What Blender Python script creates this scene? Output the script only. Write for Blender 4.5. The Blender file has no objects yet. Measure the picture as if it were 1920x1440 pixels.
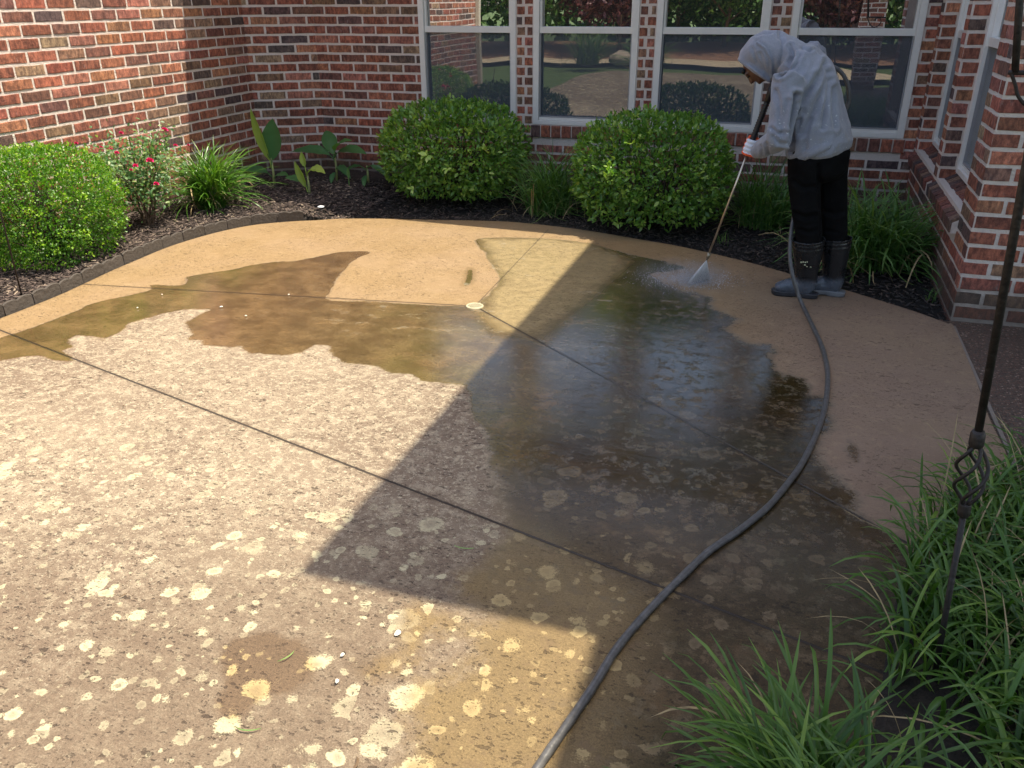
import bpy, bmesh, math, random
import numpy as np
from mathutils import Vector, Matrix, noise as mnoise
random.seed(7); rng = np.random.default_rng(7)
PI = math.pi
S = bpy.context.scene
COL = S.collection

# ------------------------------------------------------------------ camera
# x runs along the back wall, y runs toward it, z up; metres
F_PX, PITCH, ROLL, YAW, CAM_H = 1555.0, math.radians(25.015), math.radians(-0.284), math.radians(18.046), 1.588
cam_d = bpy.data.cameras.new('camera'); cam = bpy.data.objects.new('camera', cam_d); COL.objects.link(cam)
cam_d.sensor_width = 36; cam_d.lens = F_PX / 1920 * 36; cam_d.clip_start = 0.02; cam_d.clip_end = 500
cam.matrix_world = Matrix.Translation((0, 0, CAM_H)) @ Matrix.Rotation(YAW, 4, 'Z') @ Matrix.Rotation(PI/2 - PITCH, 4, 'X') @ Matrix.Rotation(ROLL, 4, 'Z')
S.camera = cam
S.render.resolution_x = 1024; S.render.resolution_y = 768

# ------------------------------------------------------------------ world, sun, exposure
SUN_EL, SUN_AZ = math.radians(70), math.radians(27)      # azimuth measured from +x toward +y
w = bpy.data.worlds.new('World'); S.world = w; w.use_nodes = True
nt = w.node_tree; nt.nodes.clear()
sky = nt.nodes.new('ShaderNodeTexSky'); sky.sky_type = 'NISHITA'; sky.sun_disc = False
sky.sun_elevation = SUN_EL; sky.sun_rotation = PI/2 - SUN_AZ; sky.air_density = 1.0; sky.dust_density = 2.0; sky.ozone_density = 1.0
bg = nt.nodes.new('ShaderNodeBackground'); bg.inputs['Strength'].default_value = 0.15
wo = nt.nodes.new('ShaderNodeOutputWorld'); tn = nt.nodes.new('ShaderNodeMix'); tn.data_type = 'RGBA'; tn.blend_type = 'MULTIPLY'; tn.inputs[0].default_value = 1; tn.inputs[7].default_value = (1.10, 1.0, .88, 1); nt.links.new(sky.outputs[0], tn.inputs[6]); nt.links.new(tn.outputs[2], bg.inputs['Color']); nt.links.new(bg.outputs[0], wo.inputs['Surface'])
sl = bpy.data.lights.new('sun', 'SUN'); sl.energy = 3.3; sl.angle = math.radians(0.45); sl.color = (1.0, 0.90, 0.71)
so = bpy.data.objects.new('sun', sl); COL.objects.link(so)
SD = Vector((math.cos(SUN_EL)*math.cos(SUN_AZ), math.cos(SUN_EL)*math.sin(SUN_AZ), math.sin(SUN_EL)))
so.rotation_euler = SD.to_track_quat('Z', 'Y').to_euler(); so.location = SD*20
S.view_settings.view_transform = 'Standard'; S.view_settings.look = 'None'; S.view_settings.exposure = 1.3; S.view_settings.gamma = 1
S.render.engine = 'CYCLES'
S.cycles.volume_step_rate = 1.0; S.cycles.max_bounces = 8; S.cycles.transparent_max_bounces = 16

# ------------------------------------------------------------------ measuring helpers (photo pixel -> point in the place)
_ca, _sa = math.cos(YAW), math.sin(YAW)
def ray(px, py):
    dx, dy = px-960, py-720; c, s = math.cos(ROLL), math.sin(ROLL)
    u = c*dx + s*dy; v = -s*dx + c*dy
    y = F_PX*math.cos(PITCH) - v*math.sin(PITCH); z = -F_PX*math.sin(PITCH) - v*math.cos(PITCH)
    return Vector((u*_ca - y*_sa, u*_sa + y*_ca, z))
O = Vector((0, 0, CAM_H))
def G(px, py, z=0.0):
    d = ray(px, py); return O + d*((z-CAM_H)/d.z)
def onplane(px, py, C, N):
    d = ray(px, py); return O + d*((C-O).dot(N)/d.dot(N))
def proj(V):
    V = np.asarray(V, float); x, y, z = V[..., 0], V[..., 1], V[..., 2]-CAM_H
    X = x*_ca + y*_sa; Y = -x*_sa + y*_ca
    yc = Y*math.sin(PITCH) + z*math.cos(PITCH); zc = Y*math.cos(PITCH) - z*math.sin(PITCH)
    u = F_PX*X/zc; v = -F_PX*yc/zc; c, s = math.cos(ROLL), math.sin(ROLL)
    return 960 + c*u - s*v, 720 + s*u + c*v

# ------------------------------------------------------------------ object helpers
def thing(name, label, cat, loc=(0, 0, 0), group=None):
    o = bpy.data.objects.new(name, None); COL.objects.link(o); o.location = loc; o.empty_display_size = .1
    o['label'] = label; o['category'] = cat
    if group: o['group'] = group
    return o
def tag(o, label, cat, group=None):
    o['label'] = label; o['category'] = cat
    if group: o['group'] = group
    return o
def mesh_obj(name, verts, faces, mat, parent=None, smooth=False, attrs=None, kind=None):
    me = bpy.data.meshes.new(name)
    V = np.asarray(verts, dtype=float).reshape(-1, 3)
    if parent is not None: V = V - np.array(parent.matrix_basis.translation if parent.parent is None else parent.matrix_basis.translation)
    if isinstance(faces, np.ndarray):
        n, k = faces.shape
        me.vertices.add(len(V)); me.vertices.foreach_set('co', V.astype(np.float32).ravel())
        me.loops.add(n*k); me.loops.foreach_set('vertex_index', faces.astype(np.int32).ravel())
        me.polygons.add(n); me.polygons.foreach_set('loop_start', np.arange(0, n*k, k, dtype=np.int32))
        me.update(calc_edges=True)
    else:
        me.from_pydata([tuple(v) for v in V], [], faces); me.update()
    if attrs:
        for an, av in attrs.items():
            av = np.asarray(av, dtype=np.float32)
            if av.ndim == 2:
                at = me.attributes.new(an, 'FLOAT_COLOR', 'POINT'); at.data.foreach_set('color', np.concatenate([av, np.ones((len(av), 1), np.float32)], 1).ravel())
            else:
                at = me.attributes.new(an, 'FLOAT', 'POINT'); at.data.foreach_set('value', av)
    if smooth: me.polygons.foreach_set('use_smooth', np.ones(len(me.polygons), bool))
    if mat: me.materials.append(mat)
    o = bpy.data.objects.new(name, me); COL.objects.link(o)
    if parent is not None: o.parent = parent
    if kind: o['kind'] = kind
    return o
class MB:
    """collects verts/faces for one mesh"""
    def __init__(s): s.v = []; s.f = []; s.a = []
    def add(s, v, f, a=0.0):
        b = len(s.v); s.v += [tuple(x) for x in v]; s.f += [tuple(i+b for i in q) for q in f]; s.a += [a]*len(v)
    def box(s, a, b, r=0.0):
        x0, y0, z0 = a; x1, y1, z1 = b
        s.add([(x0,y0,z0),(x1,y0,z0),(x1,y1,z0),(x0,y1,z0),(x0,y0,z1),(x1,y0,z1),(x1,y1,z1),(x0,y1,z1)],
              [(0,3,2,1),(4,5,6,7),(0,1,5,4),(1,2,6,5),(2,3,7,6),(3,0,4,7)], random.random())
    def tube(s, pts, rad, n=10, cap=True, a=None):
        pts = [Vector(p) for p in pts]; m = len(pts); rad = rad if hasattr(rad, '__len__') else [rad]*m
        t0 = (pts[1]-pts[0]).normalized(); up = Vector((0, 0, 1)) if abs(t0.z) < .9 else Vector((1, 0, 0))
        x = t0.cross(up).normalized(); V = []
        for i in range(m):
            t = (pts[min(i+1, m-1)]-pts[max(i-1, 0)]).normalized()
            x = (x - t*x.dot(t)).normalized(); y = t.cross(x)
            for k in range(n):
                an = 2*PI*k/n; V.append(pts[i] + (x*math.cos(an)+y*math.sin(an))*rad[i])
        Fc = [(i*n+k, i*n+(k+1) % n, (i+1)*n+(k+1) % n, (i+1)*n+k) for i in range(m-1) for k in range(n)]
        if cap: Fc += [tuple(range(n-1, -1, -1)), tuple((m-1)*n+k for k in range(n))]
        s.add(V, Fc, random.random() if a is None else a)
    def lathe(s, prof, c=(0, 0, 0), n=24):
        V = []; c = Vector(c)
        for r, z in prof:
            for k in range(n): V.append(c + Vector((r*math.cos(2*PI*k/n), r*math.sin(2*PI*k/n), z)))
        m = len(prof); Fc = [(i*n+k, i*n+(k+1) % n, (i+1)*n+(k+1) % n, (i+1)*n+k) for i in range(m-1) for k in range(n)]
        Fc += [tuple(range(n-1, -1, -1)), tuple((m-1)*n+k for k in range(n))]
        s.add(V, Fc, 0)
    def build(s, name, mat, parent=None, smooth=False, kind=None, bevel=0):
        o = mesh_obj(name, s.v, s.f, mat, parent, smooth, {'rnd': s.a}, kind)
        if bevel:
            b = o.modifiers.new('bevel', 'BEVEL'); b.width = bevel; b.segments = 2; b.limit_method = 'ANGLE'
        return o
def spline(pts, n=8):
    P = [Vector(p) for p in pts]; P = [P[0]*2-P[1]] + P + [P[-1]*2-P[-2]]; out = []
    for i in range(1, len(P)-2):
        a, b, c, d = P[i-1:i+3]
        for k in range(n):
            t = k/n; out.append(.5*((2*b)+(-a+c)*t+(2*a-5*b+4*c-d)*t*t+(-a+3*b-3*c+d)*t**3))
    return out + [P[-2]]

# ------------------------------------------------------------------ material helpers
class NT:
    def __init__(s, name):
        s.m = bpy.data.materials.new(name); s.m.use_nodes = True; s.t = s.m.node_tree; s.t.nodes.clear()
        s.out = s.t.nodes.new('ShaderNodeOutputMaterial')
    def n(s, typ, ins=None, **kw):
        nd = s.t.nodes.new('ShaderNode'+typ)
        for k, v in kw.items(): setattr(nd, k, v)
        for k, v in (ins or {}).items(): s.set(nd, k, v)
        return nd
    def set(s, nd, k, v):
        i = nd.inputs[k]
        if hasattr(v, 'node') or isinstance(v, bpy.types.NodeSocket): s.t.links.new(v, i)
        else:
            if isinstance(v, tuple) and len(v) == 3 and i.type == 'RGBA': v = (*v, 1)
            i.default_value = v
    def math(s, op, a, b=0.0, c=None, clamp=False):
        nd = s.n('Math', operation=op, use_clamp=clamp); s.set(nd, 0, a); s.set(nd, 1, b)
        if c is not None: s.set(nd, 2, c)
        return nd.outputs[0]
    def mix(s, f, a, b, mode='MIX'):
        nd = s.n('Mix', data_type='RGBA', blend_type=mode); s.set(nd, 0, f); s.set(nd, 6, a); s.set(nd, 7, b); return nd.outputs[2]
    def mixf(s, f, a, b):
        nd = s.n('Mix', data_type='FLOAT'); s.set(nd, 0, f); s.set(nd, 2, a); s.set(nd, 3, b); return nd.outputs[0]
    def ramp(s, f, stops, interp='LINEAR'):
        nd = s.n('ValToRGB'); nd.color_ramp.interpolation = interp; e = nd.color_ramp.elements
        while len(e) < len(stops): e.new(0.5)
        for i, (p, c) in enumerate(stops):
            e[i].position = p; e[i].color = (*c, 1) if hasattr(c, '__len__') else (c, c, c, 1)
        s.set(nd, 0, f); return nd.outputs[0]
    def sstep(s, x, a, b):
        nd = s.n('MapRange', interpolation_type='SMOOTHSTEP'); s.set(nd, 0, x); s.set(nd, 1, a); s.set(nd, 2, b); return nd.outputs[0]
    def noise(s, vec, scale, detail=4.0, rough=.55, dist=0.0):
        nd = s.n('TexNoise'); s.set(nd, 'Vector', vec); s.set(nd, 'Scale', scale); s.set(nd, 'Detail', detail); s.set(nd, 'Roughness', rough); s.set(nd, 'Distortion', dist); return nd.outputs[0]
    def attr(s, name, out='Fac'):
        return s.n('Attribute', attribute_name=name).outputs[out]
    def geo(s): return s.n('NewGeometry').outputs['Position']
    def bump(s, h, dist=.01, strength=1.0, normal=None):
        nd = s.n('Bump'); s.set(nd, 'Height', h); nd.inputs['Distance'].default_value = dist; nd.inputs['Strength'].default_value = strength
        if normal: s.set(nd, 'Normal', normal)
        return nd.outputs[0]
    def surf(s, **k):
        p = s.n('BsdfPrincipled')
        for a, v in k.items(): s.set(p, a.replace('_', ' '), v)
        s.t.links.new(p.outputs[0], s.out.inputs[0]); return p
def simple(name, col, rough=.6, metal=0.0, var=.12, scale=30, bump=.0, spec=.5):
    t = NT(name); p = t.geo(); nz = t.noise(p, scale)
    c = t.mix(t.math('MULTIPLY', nz, 1.0), tuple(x*(1-var*2) for x in col), tuple(min(1, x*(1+var*2)) for x in col))
    k = dict(Base_Color=c, Roughness=rough, Metallic=metal); 
    q = t.surf(**k); q.inputs['Specular IOR Level'].default_value = spec
    if bump: t.set(q, 'Normal', t.bump(nz, bump))
    return t.m

# ------------------------------------------------------------------ materials
def m_brick():
    t = NT('brick'); p = t.geo(); base = t.attr('tint', 'Color')
    n1 = t.noise(t.n('Mapping', {'Vector': p, 'Scale': (1, 1, .5)}).outputs[0], 38, 5, .7); n2 = t.noise(p, 120, 3, .7); n3 = t.noise(p, 11, 4, .6, .6)
    c = t.mix(t.sstep(n1, .35, .7), t.mix(1.0, base, (.50, .44, .46), 'MULTIPLY'), t.mix(1.0, base, (1.55, 1.40, 1.30), 'MULTIPLY'))
    c = t.mix(t.sstep(n2, .60, .72), c, (.06, .035, .035))                # burnt flecks
    v = t.n('Mapping', {'Vector': p, 'Scale': (1, 1, .35)}).outputs[0]
    c = t.mix(t.math('MULTIPLY', t.sstep(t.noise(v, 55, 5, .7), .57, .72), t.math('MULTIPLY', t.sstep(n3, .40, .66), .55)), c, (.52, .43, .41))   # mortar smears
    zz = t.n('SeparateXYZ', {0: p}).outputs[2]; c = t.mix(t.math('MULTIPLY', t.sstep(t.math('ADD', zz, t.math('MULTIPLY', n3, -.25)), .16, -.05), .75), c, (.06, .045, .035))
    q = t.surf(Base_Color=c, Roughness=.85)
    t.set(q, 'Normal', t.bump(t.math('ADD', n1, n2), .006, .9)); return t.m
def m_mortar():
    t = NT('mortar'); p = t.geo(); n1 = t.noise(p, 60, 5, .7); n2 = t.noise(p, 7, 3)
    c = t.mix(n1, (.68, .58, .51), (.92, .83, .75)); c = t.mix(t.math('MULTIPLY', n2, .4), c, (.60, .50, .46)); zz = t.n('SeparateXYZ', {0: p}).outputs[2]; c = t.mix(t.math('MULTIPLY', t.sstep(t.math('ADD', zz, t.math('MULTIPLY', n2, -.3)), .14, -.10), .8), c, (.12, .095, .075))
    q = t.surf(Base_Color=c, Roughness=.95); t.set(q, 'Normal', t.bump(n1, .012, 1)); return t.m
BRICK, MORTAR = m_brick(), m_mortar()
def m_leaf(name, c1, c2, c3, rough=.35, trans=.25):
    t = NT(name); r = t.attr('rnd'); p = t.geo()
    c = t.ramp(r, [(0, c1), (.55, c2), (1, c3)]); c = t.mix(t.math('MULTIPLY', t.noise(p, 6, 2), .5), c, tuple(x*.7 for x in c2))
    d = t.n('BsdfPrincipled'); t.set(d, 'Base Color', c); d.inputs['Roughness'].default_value = rough; d.inputs['Specular IOR Level'].default_value = .5
    tr = t.n('BsdfTranslucent'); t.set(tr, 'Color', t.mix(1.0, c, (1.7, 1.9, .7), 'MULTIPLY'))
    mx = t.n('MixShader'); mx.inputs[0].default_value = trans; t.t.links.new(d.outputs[0], mx.inputs[1]); t.t.links.new(tr.outputs[0], mx.inputs[2])
    t.t.links.new(mx.outputs[0], t.out.inputs[0]); return t.m
L_BOX = m_leaf('box_leaf', (.03, .10, .008), (.085, .235, .012), (.30, .47, .03), .4, .3)
L_HAW = m_leaf('hawthorn_leaf', (.07, .17, .035), (.15, .31, .05), (.36, .50, .10), .28, .3)
L_GRASS = m_leaf('liriope_blade', (.04, .11, .03), (.10, .22, .045), (.30, .42, .10), .5, .25)
L_GRASSF = m_leaf('front_liriope_blade', (.025, .075, .010), (.075, .165, .022), (.25, .36, .06), .45, .25)
L_SUNG = m_leaf('sunny_liriope_blade', (.02, .07, .01), (.07, .18, .02), (.26, .40, .07), .30, .22)
L_ROSE = m_leaf('rose_leaf', (.05, .14, .05), (.12, .24, .09), (.28, .35, .12), .45, .3)
L_BAN = m_leaf('canna_leaf', (.06, .18, .08), (.12, .28, .08), (.50, .62, .12), .4, .35)
L_TREE = m_leaf('tree_leaf', (.02, .06, .01), (.05, .12, .02), (.10, .19, .03), .5, .25)
L_MAPLE = m_leaf('maple_leaf', (.05, .015, .02), (.10, .03, .035), (.16, .05, .05), .5, .2)
PETAL = simple('rose_petal', (.85, .03, .19), .5, var=.25, scale=90)
BARK = simple('bark', (.12, .075, .05), .9, var=.3, scale=40, bump=.01)
STEM = simple('green_stem', (.30, .34, .13), .6, var=.2)
FRAME = simple('window_frame_paint', (.80, .78, .74), .35, var=.04, scale=20)
SCREEN_FRAME = simple('screen_frame', (.30, .30, .31), .5, var=.05)
IRON = simple('rusty_iron', (.030, .024, .022), .55, .3, var=.4, scale=60, bump=.004)
HOSE = simple('hose_rubber', (.095, .092, .090), .38, var=.4, scale=45, bump=.002)
BLACK = simple('black_plastic', (.012, .012, .013), .4, var=.2)
STEEL = simple('lance_steel', (.62, .52, .40), .28, .9, var=.1)
BRASS = simple('nozzle_brass', (.35, .30, .22), .35, .8)
ORANGE = simple('orange_rubber', (.85, .10, .03), .5)
WHITE = simple('white_plastic', (.75, .78, .82), .6, var=.06)
def m_glass():
    t = NT('window_glass')
    d = t.n('BsdfPrincipled'); t.set(d, 'Base Color', (.012, .013, .014)); d.inputs['Roughness'].default_value = .6
    g = t.n('BsdfGlossy'); g.inputs['Roughness'].default_value = 0.004; t.set(g, 'Color', (.95, .97, 1.0))
    fr = t.n('Fresnel'); fr.inputs[0].default_value = 1.5
    p = t.geo(); t.set(g, 'Normal', t.bump(t.noise(p, 1.6, 1), .004, .35))
    mx = t.n('MixShader'); t.set(mx, 0, t.math('ADD', t.math('MULTIPLY', fr.outputs[0]  , 1.3), .52, clamp=True))
    t.t.links.new(d.outputs[0], mx.inputs[1]); t.t.links.new(g.outputs[0], mx.inputs[2]); t.t.links.new(mx.outputs[0], t.out.inputs[0]); return t.m
GLASS = m_glass()
def m_screen():
    t = NT('insect_screen'); d = t.n('BsdfDiffuse'); t.set(d, 'Color', (.12, .14, .17)); tr = t.n('BsdfTransparent')
    mx = t.n('MixShader'); t.set(mx, 0, t.math('ADD', t.math('MULTIPLY', t.noise(t.geo(), 3, 3), .14), .46))
    t.t.links.new(tr.outputs[0], mx.inputs[1]); t.t.links.new(d.outputs[0], mx.inputs[2]); t.t.links.new(mx.outputs[0], t.out.inputs[0]); return t.m
SCREEN = m_screen()
def m_mulch():
    t = NT('mulch'); p = t.geo(); n1 = t.noise(p, 45, 6, .7); vo = t.n('TexVoronoi', {'Vector': t.n('Mapping', {'Vector': p, 'Scale': (1, 2.3, 1), 'Rotation': (0, 0, .6)}).outputs[0], 'Scale': 45.0})
    x = t.n('SeparateXYZ', {0: p}).outputs
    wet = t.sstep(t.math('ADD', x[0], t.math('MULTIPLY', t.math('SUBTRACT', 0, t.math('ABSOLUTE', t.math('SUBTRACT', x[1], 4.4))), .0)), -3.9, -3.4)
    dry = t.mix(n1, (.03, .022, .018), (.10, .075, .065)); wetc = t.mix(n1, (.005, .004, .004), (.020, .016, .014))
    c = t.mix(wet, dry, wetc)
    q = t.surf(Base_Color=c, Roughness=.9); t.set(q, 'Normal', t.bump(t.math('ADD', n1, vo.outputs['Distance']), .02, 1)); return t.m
MULCH = m_mulch()
CHIP = NT('bark_chips'); _r = CHIP.attr('rnd'); CHIP.surf(Base_Color=CHIP.ramp(_r, [(0, (.02, .014, .012)), (.5, (.07, .05, .045)), (.9, (.16, .12, .10)), (1, (.34, .27, .20))]), Roughness=.9); CHIP = CHIP.m
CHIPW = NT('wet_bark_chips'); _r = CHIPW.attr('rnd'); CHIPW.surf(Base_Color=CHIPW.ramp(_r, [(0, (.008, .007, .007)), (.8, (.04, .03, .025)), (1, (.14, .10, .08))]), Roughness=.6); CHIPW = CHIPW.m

# ------------------------------------------------------------------ the house
CS, BL = .0813, .254
X_L, X_R, Y_B, Y_P = -4.86, .955, 7.415, 4.745
TINTS = [((.27, .092, .066), 7), ((.22, .080, .060), 6), ((.165, .075, .062), 4), ((.32, .135, .088), 3.5), ((.115, .072, .070), 2), ((.085, .060, .064), 1.1), ((.26, .17, .12), 1.3), ((.20, .115, .085), 2.4), ((.30, .12, .10), 3)]
def brick_pattern(L, z0, z1, holes, zoff=0.0, phase=0.0, bl=BL, stack=False, dz=CS):
    """list of (t0,t1,za,zb) brick faces clipped by holes"""
    out = []; j = 0.0100
    k0 = math.floor((z0-zoff)/dz)-1; k = k0
    while zoff+k*dz < z1:
        za, zb = max(z0, zoff+k*dz+j), min(z1, zoff+(k+1)*dz-j)
        if zb-za > .012:
            t = -bl*2 + phase + (0 if (stack or k % 2 == 0) else bl/2)
            while t < L:
                segs = [(max(0, t+j), min(L, t+bl-j))]
                for (h0, h1, g0, g1) in holes:
                    if zb > g0+.004 and za < g1-.004:
                        ns = []
                        for (p, q) in segs:
                            if q <= h0 or p >= h1: ns.append((p, q))
                            else:
                                if p < h0-.01: ns.append((p, h0-.003))
                                if q > h1+.01: ns.append((h1+.003, q))
                        segs = ns
                for (p, q) in segs:
                    if q-p > .012: out.append((p, q, za, zb))
                t += bl
        k += 1
    return out
def brick_mesh(name, panels, parent, proud=.0042):
    """panels: (origin, tdir, normal, list of rects). one mesh: jittered, chamfered brick faces"""
    V, Fc, T = [], [], []; ws = np.array([x[1] for x in TINTS]); ws = ws/ws.sum()
    for (o, td, nn, rects) in panels:
        o, td, nn = Vector(o), Vector(td), Vector(nn); up = Vector((0, 0, 1)) if abs(nn.z) < .9 else nn.cross(td)
        for (p, q, a, b) in rects:
            c = np.array(TINTS[rng.choice(len(TINTS), p=ws)][0])*rng.uniform(.85, 1.18); c = 1.30*c*(1+rng.normal(0, .04, 3))*np.array([.97, 1.06, .95])
            w_, h_ = q-p, b-a; nx = 4 if w_ > .12 else 2; ring = []
            jt = lambda s: random.uniform(-s, s)
            for i in range(nx): ring.append((p+w_*i/nx + (jt(.003) if i else 0), a+jt(.0022)))
            ring.append((q, a)); ring.append((q+jt(.002), (a+b)/2))
            for i in range(nx): ring.append((q-w_*i/nx + (jt(.003) if i else 0), b+jt(.0022)))
            ring.append((p, b)); ring.append((p+jt(.002), (a+b)/2))
            ring = [ring[0]]+ring[1:]; n = len(ring); base = len(V); pr = proud+jt(.0018); cx, cz = (p+q)/2, (a+b)/2
            tl = jt(.0015)
            for (x, z) in ring: V.append(o+td*x+up*z-nn*.002)
            for (x, z) in ring: V.append(o+td*x+up*z+nn*(pr*.75))
            for (x, z) in ring:
                sx = max(0, w_/2-.004)/(w_/2); sz = max(0, h_/2-.004)/(h_/2)
                V.append(o+td*(cx+(x-cx)*sx)+up*(cz+(z-cz)*sz)+nn*(pr+tl*(x-cx)/max(w_, .01)))
            flip = td.cross(up).dot(nn) < 0
            for r in range(2):
                for i in range(n):
                    f = (base+r*n+i, base+r*n+(i+1) % n, base+(r+1)*n+(i+1) % n, base+(r+1)*n+i); Fc.append(f[::-1] if flip else f)
            f = tuple(base+2*n+i for i in range(n)); Fc.append(f[::-1] if flip else f)
            T += [tuple(np.clip(c, .01, .9))]*(3*n)
    return mesh_obj(name, V, Fc, BRICK, parent, attrs={'tint': np.array(T)})
def lumpy(verts_grid_fn): pass
house = thing('brick_house', 'red brown brick house with thick pale mortar wrapping around the patio', 'house', (0, Y_B, 0))
ZB, ZT = .555, 2.78                         # window opening
WINS = [(-3.275, -2.362), (-2.205, -1.298), (-1.153, -.262), (-.095, .86)]
ZO = .0616-CS
EAVE = 3.2
# back wall core, with real window openings
mb = MB()
def wallbox(mb, x0, x1, z0, z1): mb.box((x0, Y_B, z0), (x1, Y_B+.18, z1))
wallbox(mb, -4.33, X_R+.25, -.3, ZB); wallbox(mb, -4.33, X_R+.25, ZT, EAVE+.1)
xs = [-4.33]+[v for w_ in WINS for v in w_]+[X_R+.25]
for i in range(0, len(xs), 2): wallbox(mb, xs[i], xs[i+1], ZB, ZT)
# chamfer and left wall
CH = (X_L, 7.08)
d = Vector((-4.33-CH[0], Y_B-CH[1], 0)); chL = d.length; chd = d.normalized(); chn = Vector((chd.y, -chd.x, 0))
mb.add([(CH[0], CH[1], -.3), (-4.33, Y_B, -.3), (-4.33, Y_B+.18, -.3), (CH[0]-.2, CH[1]+.05, -.3), (CH[0], CH[1], EAVE+.1), (-4.33, Y_B, EAVE+.1), (-4.33, Y_B+.18, EAVE+.1), (CH[0]-.2, CH[1]+.05, EAVE+.1)],
       [(0,1,5,4),(1,2,6,5),(2,3,7,6),(3,0,4,7),(4,5,6,7)])
LW0 = 1.75                                     # near end of the left wing
mb.box((X_L-.2, LW0, -.3), (X_L, CH[1], EAVE+.1))
# right wing: window openings at recess plane
RW = [(6.25, 7.268), (5.10, 6.095)]
RZB = .50
mb.box((X_R, Y_P, -.3), (X_R+.25, Y_B+.18, RZB)); mb.box((X_R, Y_P, ZT), (X_R+.25, Y_B+.18, 5.3))
for a, b in ((Y_P, RW[1][0]), (RW[1][1], RW[0][0]), (RW[0][1], Y_B)): mb.box((X_R, a, RZB), (X_R+.25, b, ZT))
mb.box((X_R+.25, Y_P, -.3), (X_R+3.5, Y_P+.2, 5.3))
core = mb.build('wall', MORTAR, house)
# brick faces
hb = [(a+4.33, b+4.33, ZB-.115, ZT) for a, b in WINS]
pan = [((-4.33, Y_B, 0), (1, 0, 0), (0, -1, 0), [r for r in brick_pattern(4.33+X_R, 0-.08, EAVE, hb, ZO, phase=.12) if not (4.33-3.275-.0 < (r[0]+r[1])/2 < 4.33+.86 and any(abs((r[0]+r[1])/2-4.33-m) < .09 for m in (-2.283, -1.2255, -.178)) and r[3] > ZB)])]
# piers between the windows: two columns of small half bricks
for (a, b) in ((-2.362, -2.205), (-1.298, -1.153), (-.262, -.095)):
    rects = []; k = 0
    z = math.floor((ZB-ZO)/CS)*CS+ZO
    while z < ZT:
        m = (a+b)/2 + (.012 if k % 2 else -.012)
        for (p, q) in ((a+.006, m-.010), (m+.010, b-.006)): rects.append((p+random.uniform(0, .006)+4.33, q-random.uniform(0, .006)+4.33, max(z+.010, ZB+.003), z+CS-.010))
        z += CS; k += 1
    pan.append(((-4.33, Y_B, 0), (1, 0, 0), (0, -1, 0), rects))
pan.append((Vector((CH[0], CH[1], 0)), chd, chn, brick_pattern(chL, -.08, EAVE, [], ZO, phase=.18)))
pan.append(((X_L, CH[1], 0), (0, -1, 0), (1, 0, 0), brick_pattern(CH[1]-LW0, -.08, EAVE, [], ZO, phase=.06)))
pan.append(((X_L-.2, LW0, 0), (1, 0, 0), (0, -1, 0), brick_pattern(.2, -.08, EAVE, [], ZO, phase=.06)))
hr = [(Y_B-b, Y_B-a, RZB-.115, ZT) for a, b in RW]
pan.append(((X_R, Y_B, 0), (0, -1, 0), (-1, 0, 0), brick_pattern(Y_B-Y_P, -.08, 3.4, hr, 0, phase=.03)))
pan.append(((X_R, Y_P, 0), (1, 0, 0), (0, -1, 0), brick_pattern(3.2, 0, 3.4, [], 0, phase=.254)))
for a, b in RW:                                # far reveals, facing the camera
    pan.append(((X_R, b, 0), (1, 0, 0), (0, -1, 0), brick_pattern(.105, RZB, ZT, [], 0, phase=.0, bl=.20)))
brick_mesh('brick_facing', pan, house)
# mortar-level sheet with lumps is the wall core; sills of bricks on edge
def sill(name, x0, x1, kind):
    P = []
    if kind == 'back':
        n = int((x1-x0)/.088); st = (x1-x0)/n
        mb = MB(); T = []
        mb.box((x0, Y_B-.010, ZB-.106), (x1, Y_B, ZB-.004))
        o = mb.build('window_sill', MORTAR, house)
        return brick_mesh('sill_brick', [((x0, Y_B-.012, 0), (1, 0, 0), (0, -1, 0), [(i*st+.006, (i+1)*st-.006, ZB-.108, ZB-.008) for i in range(n)])], house, .012)
for a, b in WINS: sill('sill', a-.02, b+.02, 'back')
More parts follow.
